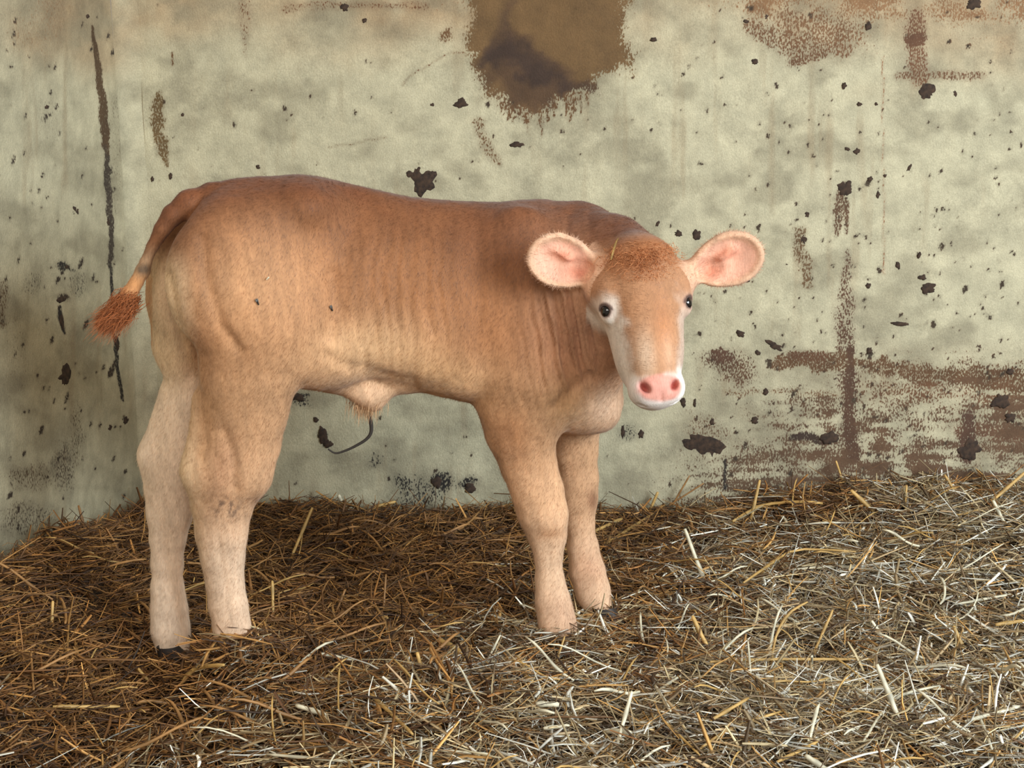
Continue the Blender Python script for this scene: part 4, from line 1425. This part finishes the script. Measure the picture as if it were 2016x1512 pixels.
B_, G_, N_ = 'bleached', 'golden', 'brown'
for pts, w, kd, up in [
    ([(1348, 1041), (1368, 1095), (1388, 1147)], 9, B_, 1), ([(1496, 945), (1476, 1034)], 7, G_, 1), ([(1363, 1212), (1378, 1245), (1393, 1273)], 10, G_, 1),
    ([(1519, 1303), (1529, 1248), (1554, 1207), (1590, 1185)], 6, G_, 1), ([(1726, 1308), (1748, 1362), (1769, 1414)], 12, B_, 1),
    ([(1244, 1361), (1214, 1470)], 9, B_, 1), ([(1585, 1487), (1640, 1525)], 13, B_, 0), ([(1890, 1313), (1953, 1475)], 8, B_, 0),
    ([(1055, 1386), (1101, 1387)], 13, B_, 0), ([(1191, 1439), (1242, 1442)], 13, B_, 0), ([(1070, 1434), (1121, 1428)], 9, B_, 0),
    ([(1013, 1313), (1050, 1343)], 9, G_, 0), ([(1443, 1026), (1500, 1003), (1570, 978), (1620, 991)], 8, G_, 0), ([(1176, 1081), (1287, 1011)], 7, G_, 0),
    ([(1172, 1045), (1225, 1021)], 8, G_, 0), ([(1285, 938), (1267, 988)], 7, G_, 1), ([(1464, 1147), (1520, 1113), (1570, 1091), (1685, 1086)], 6, G_, 0),
    ([(1555, 1122), (1650, 1115), (1745, 1127)], 6, B_, 0), ([(1675, 965), (1721, 1008)], 9, G_, 1), ([(1955, 985), (1978, 1032)], 8, B_, 1),
    ([(2030, 920), (1942, 996)], 7, G_, 1), ([(1398, 1303), (1520, 1306), (1726, 1298)], 7, G_, 0), ([(1877, 1232), (1897, 1278)], 9, G_, 1),
    ([(1302, 1414), (1378, 1487)], 6, G_, 0), ([(1398, 1419), (1474, 1374)], 8, G_, 0), ([(1716, 1222), (1736, 1252)], 7, B_, 1),
    ([(104, 1391), (236, 1391)], 8, G_, 0), ([(358, 1345), (385, 1325), (441, 1309)], 10, G_, 0), ([(863, 1260), (920, 1292)], 15, G_, 0),
    ([(821, 1284), (833, 1329)], 9, G_, 1), ([(630, 1287), (660, 1289), (704, 1304)], 8, B_, 0), ([(705, 1192), (764, 1217)], 7, G_, 0),
    ([(583, 1389), (645, 1408)], 11, B_, 0), ([(729, 1366), (813, 1446)], 9, G_, 0), ([(525, 1485), (694, 1500)], 7, B_, 0), ([(868, 1478), (965, 1485)], 7, B_, 0),
    ([(615, 999), (573, 1098)], 7, G_, 1), ([(734, 999), (784, 969)], 7, G_, 0), ([(536, 1143), (538, 1217)], 7, G_, 1), ([(104, 1183), (102, 1227)], 7, G_, 1),
    ([(150, 995), (168, 1064)], 6, N_, 1), ([(674, 955), (682, 978)], 8, B_, 1), ([(272, 1316), (297, 1346)], 7, G_, 1), ([(242, 945), (284, 985)], 7, N_, 1),
    ([(1640, 900), (1660, 955)], 5, G_, 1), ([(1785, 955), (1783, 990)], 5, G_, 1), ([(1860, 935), (1890, 985)], 6, G_, 1), ([(1300, 930), (1330, 870)], 4, N_, 1),
    ([(1280, 975), (1368, 912)], 4, N_, 1), ([(1600, 1290), (1640, 1200)], 6, G_, 1), ([(1320, 1105), (1350, 1060)], 5, N_, 1), ([(985, 1250), (955, 1310)], 5, B_, 1),
    ([(1090, 1320), (1112, 1252)], 5, G_, 1), ([(755, 1200), (760, 1130)], 5, N_, 1), ([(680, 1160), (660, 1210)], 5, N_, 1), ([(300, 1240), (312, 1205), (345, 1180)], 6, N_, 1),
    ([(1800, 1380), (1840, 1340)], 8, G_, 0), ([(1880, 1190), (1990, 1170)], 6, B_, 0), ([(1960, 1230), (2016, 1222)], 9, G_, 0), ([(1640, 1330), (1740, 1390)], 6, B_, 0),
    ([(1370, 1480), (1440, 1430), (1540, 1400)], 7, G_, 0), ([(1280, 1370), (1340, 1330)], 6, B_, 0), ([(1700, 1460), (1760, 1380), (1850, 1350)], 7, B_, 0),
    ([(1290, 1350), (1320, 1400)], 8, B_, 0), ([(1900, 1420), (2010, 1390)], 8, B_, 0), ([(1530, 1500), (1610, 1460)], 8, G_, 0), ([(1900, 1500), (1960, 1440)], 8, B_, 0)]:
    lay(pts, w, kd, bool(up))

# the rest scattered: a dozen shared shapes, turned and tilted one by one
shapes = []
for i in range(18):
    L_ = rng.uniform(.06, .20); bd = rng.normal(0, .10)
    t = np.linspace(-.5, .5, 7)
    path = np.stack([t * L_, bd * L_ * (t ** 2 * 4 - 1) * .5, .006 * np.sin(t * 5)], 1)
    kind = (B_, G_, N_)[i % 3]
    th = rng.uniform(.0012, .0030)
    shapes.append((stalk_mesh(path, th, TONE[kind] * rng.uniform(.85, 1.08)), kind, L_, th, abs(bd) > .14))
cnt = 0
while cnt < 225:
    X_, Y_ = rng.uniform(-1.05, 1.1), rng.uniform(2.0, 3.55)
    if abs(X_) > .34 * (Y_ + .25) or X_ < CORNER + .12 - (BACK_Y - Y_) * .14:
        continue
    fresh_lit = float(sstep(-.25, .5, (X_ + .10) * .75 - (Y_ - 2.75) * .65))  # newer straw to the right and front, with some daylight put into the tone
    p_ = [fresh_lit * .62, .34, (1 - fresh_lit) * .66 + .04]
    kind = (B_, G_, N_)[rng.choice(3, p=np.array(p_) / sum(p_))]
    me_, kd, L_, th, bent = [s_ for s_ in shapes if s_[1] == kind][rng.integers(0, 6)]
    tilt = abs(rng.normal(.10, .18))
    rz = rng.uniform(0, 6.283)
    if Y_ + abs(math.sin(rz)) * L_ / 2 > BACK_Y - .03:
        continue
    if any(math.hypot(X_ - P(*f_)[0], Y_ - f_[2]) < L_ / 2 + .05 for f_ in FEET):
        continue
    Z_ = float(ground(X_, Y_)) + .014 + math.sin(tilt) * L_ * .38
    loc_ = np.array([[v_.co.x, v_.co.y, v_.co.z] for v_ in me_.vertices])[:49].reshape(7, 7, 3).mean(1)
    line = np.array([list(Matrix.Translation((X_, Y_, Z_)) @ Matrix.Rotation(rz, 4, 'Z') @ Matrix.Rotation(-tilt, 4, 'Y') @ Vector(p_)) for p_ in loc_])
    line = resample(line, 14)
    if any(np.linalg.norm(line[:, None] - tk[None], axis=2).min() < .012 for tk in TAKEN):
        continue
    lx_, ly_ = clear_legs(line[:, 0].copy(), line[:, 1].copy(), line[:, 2], np.tile([0, 0, 1.0], (14, 1)), np.full(14, .001))
    if np.hypot(lx_ - line[:, 0], ly_ - line[:, 1]).max() > 1e-4:
        continue
    TAKEN.append(line)
    o = put_stalk(me_, (X_, Y_, float(ground(X_, Y_)) + .014 + math.sin(tilt) * L_ * .38), rz, tilt)
    describe(o, kd, L_, th, bent, math.sin(tilt), (X_, Y_))
    cnt += 1

# ---- straw caught on the calf's head, and flies on its flank
v_path = np.array([P(1203, 512, 2.512), P(1208, 492, 2.508), P(1217, 469, 2.515)])
bx_, by_ = project(BV)
for k in range(3):                                           # lay it against the hair of the head
    ppx, ppy = project(v_path[k])
    cand = np.where((np.hypot(bx_ - ppx, by_ - ppy) < 5) & (BV[:, 1] < 2.64) & (BN[:, 1] < 0))[0]
    if len(cand):
        v_path[k] = P(ppx, ppy, np.median(BV[cand, 1]) - .0038)
me_ = stalk_mesh(resample(v_path, 7) - v_path[0], .0022, TONE[G_] * .8)
o = bpy.data.objects.new('straw_stalk', me_); COL.objects.link(o); o.location = v_path[0]
o['label'] = 'short piece of straw stuck to the side of the head of the calf'; o['category'] = 'straw'

for (p0, p1, Yd, txt) in [((524, 551), (530, 545), 2.515, 'tiny white fleck of chaff on the thigh of the calf')]:
    pxv, pyv = project(BV)
    cand = np.where((np.hypot(pxv - p0[0], pyv - p0[1]) < 6) & (BN[:, 1] < 0))[0]
    Yd = BV[cand, 1].min() - .002
    pa, pb = P(*p0, Yd), P(*p1, Yd)
    me_ = stalk_mesh(np.linspace(pa, pb, 6) - pa, .0012, TONE[B_] * 1.1)
    o = bpy.data.objects.new('chaff_fleck', me_); COL.objects.link(o); o.location = pa
    o['label'] = txt; o['category'] = 'chaff'

m_fly, nt, b = new_mat('fly_black', 0.4, tuple(lin(28, 24, 24)))
m_wing, nt, b = new_mat('fly_wing', 0.3, tuple(lin(90, 84, 78)))
deps = bpy.context.evaluated_depsgraph_get()
for (fx, fy, ang, txt) in [(512, 592, 70, 'small black fly sitting on the thigh of the calf'), (656, 604, 60, 'small black fly sitting on the flank of the calf')]:
    d_ = P(fx, fy, 2.6) - np.array([0, 0, CAMH]); d_ /= np.linalg.norm(d_)
    pxv, pyv = project(BV)
    cand = np.where((np.hypot(pxv - fx, pyv - fy) < 6) & (BN @ d_ < 0))[0]
    i = cand[np.argmin(BV[cand, 1])]
    c, nn_ = BV[i], BN[i]
    a = math.radians(ang)
    e1 = np.array([math.cos(a), 0, -math.sin(a)]); e1 -= nn_ * e1.dot(nn_); e1 /= np.linalg.norm(e1)
    M = np.stack([e1, np.cross(nn_, e1), nn_])
    fly = bpy.data.objects.new('fly', None); COL.objects.link(fly); fly.location = c
    fly['label'] = txt; fly['category'] = 'fly'; fly.empty_display_size = .01
    for nm, off, r_, mt_ in (('abdomen', (-.0022, 0, .0020), (.0034, .0018, .0017), m_fly), ('thorax', (.0018, 0, .0022), (.0021, .0017, .0017), m_fly), ('head', (.0045, 0, .0022), (.0012, .0015, .0013), m_fly),
                             ('wing', (-.0030, .0014, .0036), (.0034, .0013, .0002), m_wing), ('wing', (-.0030, -.0014, .0036), (.0034, .0013, .0002), m_wing)):
        v, q_ = sphere(np.array(off) @ M, r_, M, 10, 7)
        link(nm, mesh_np(nm, v, q_), mt_, fly)
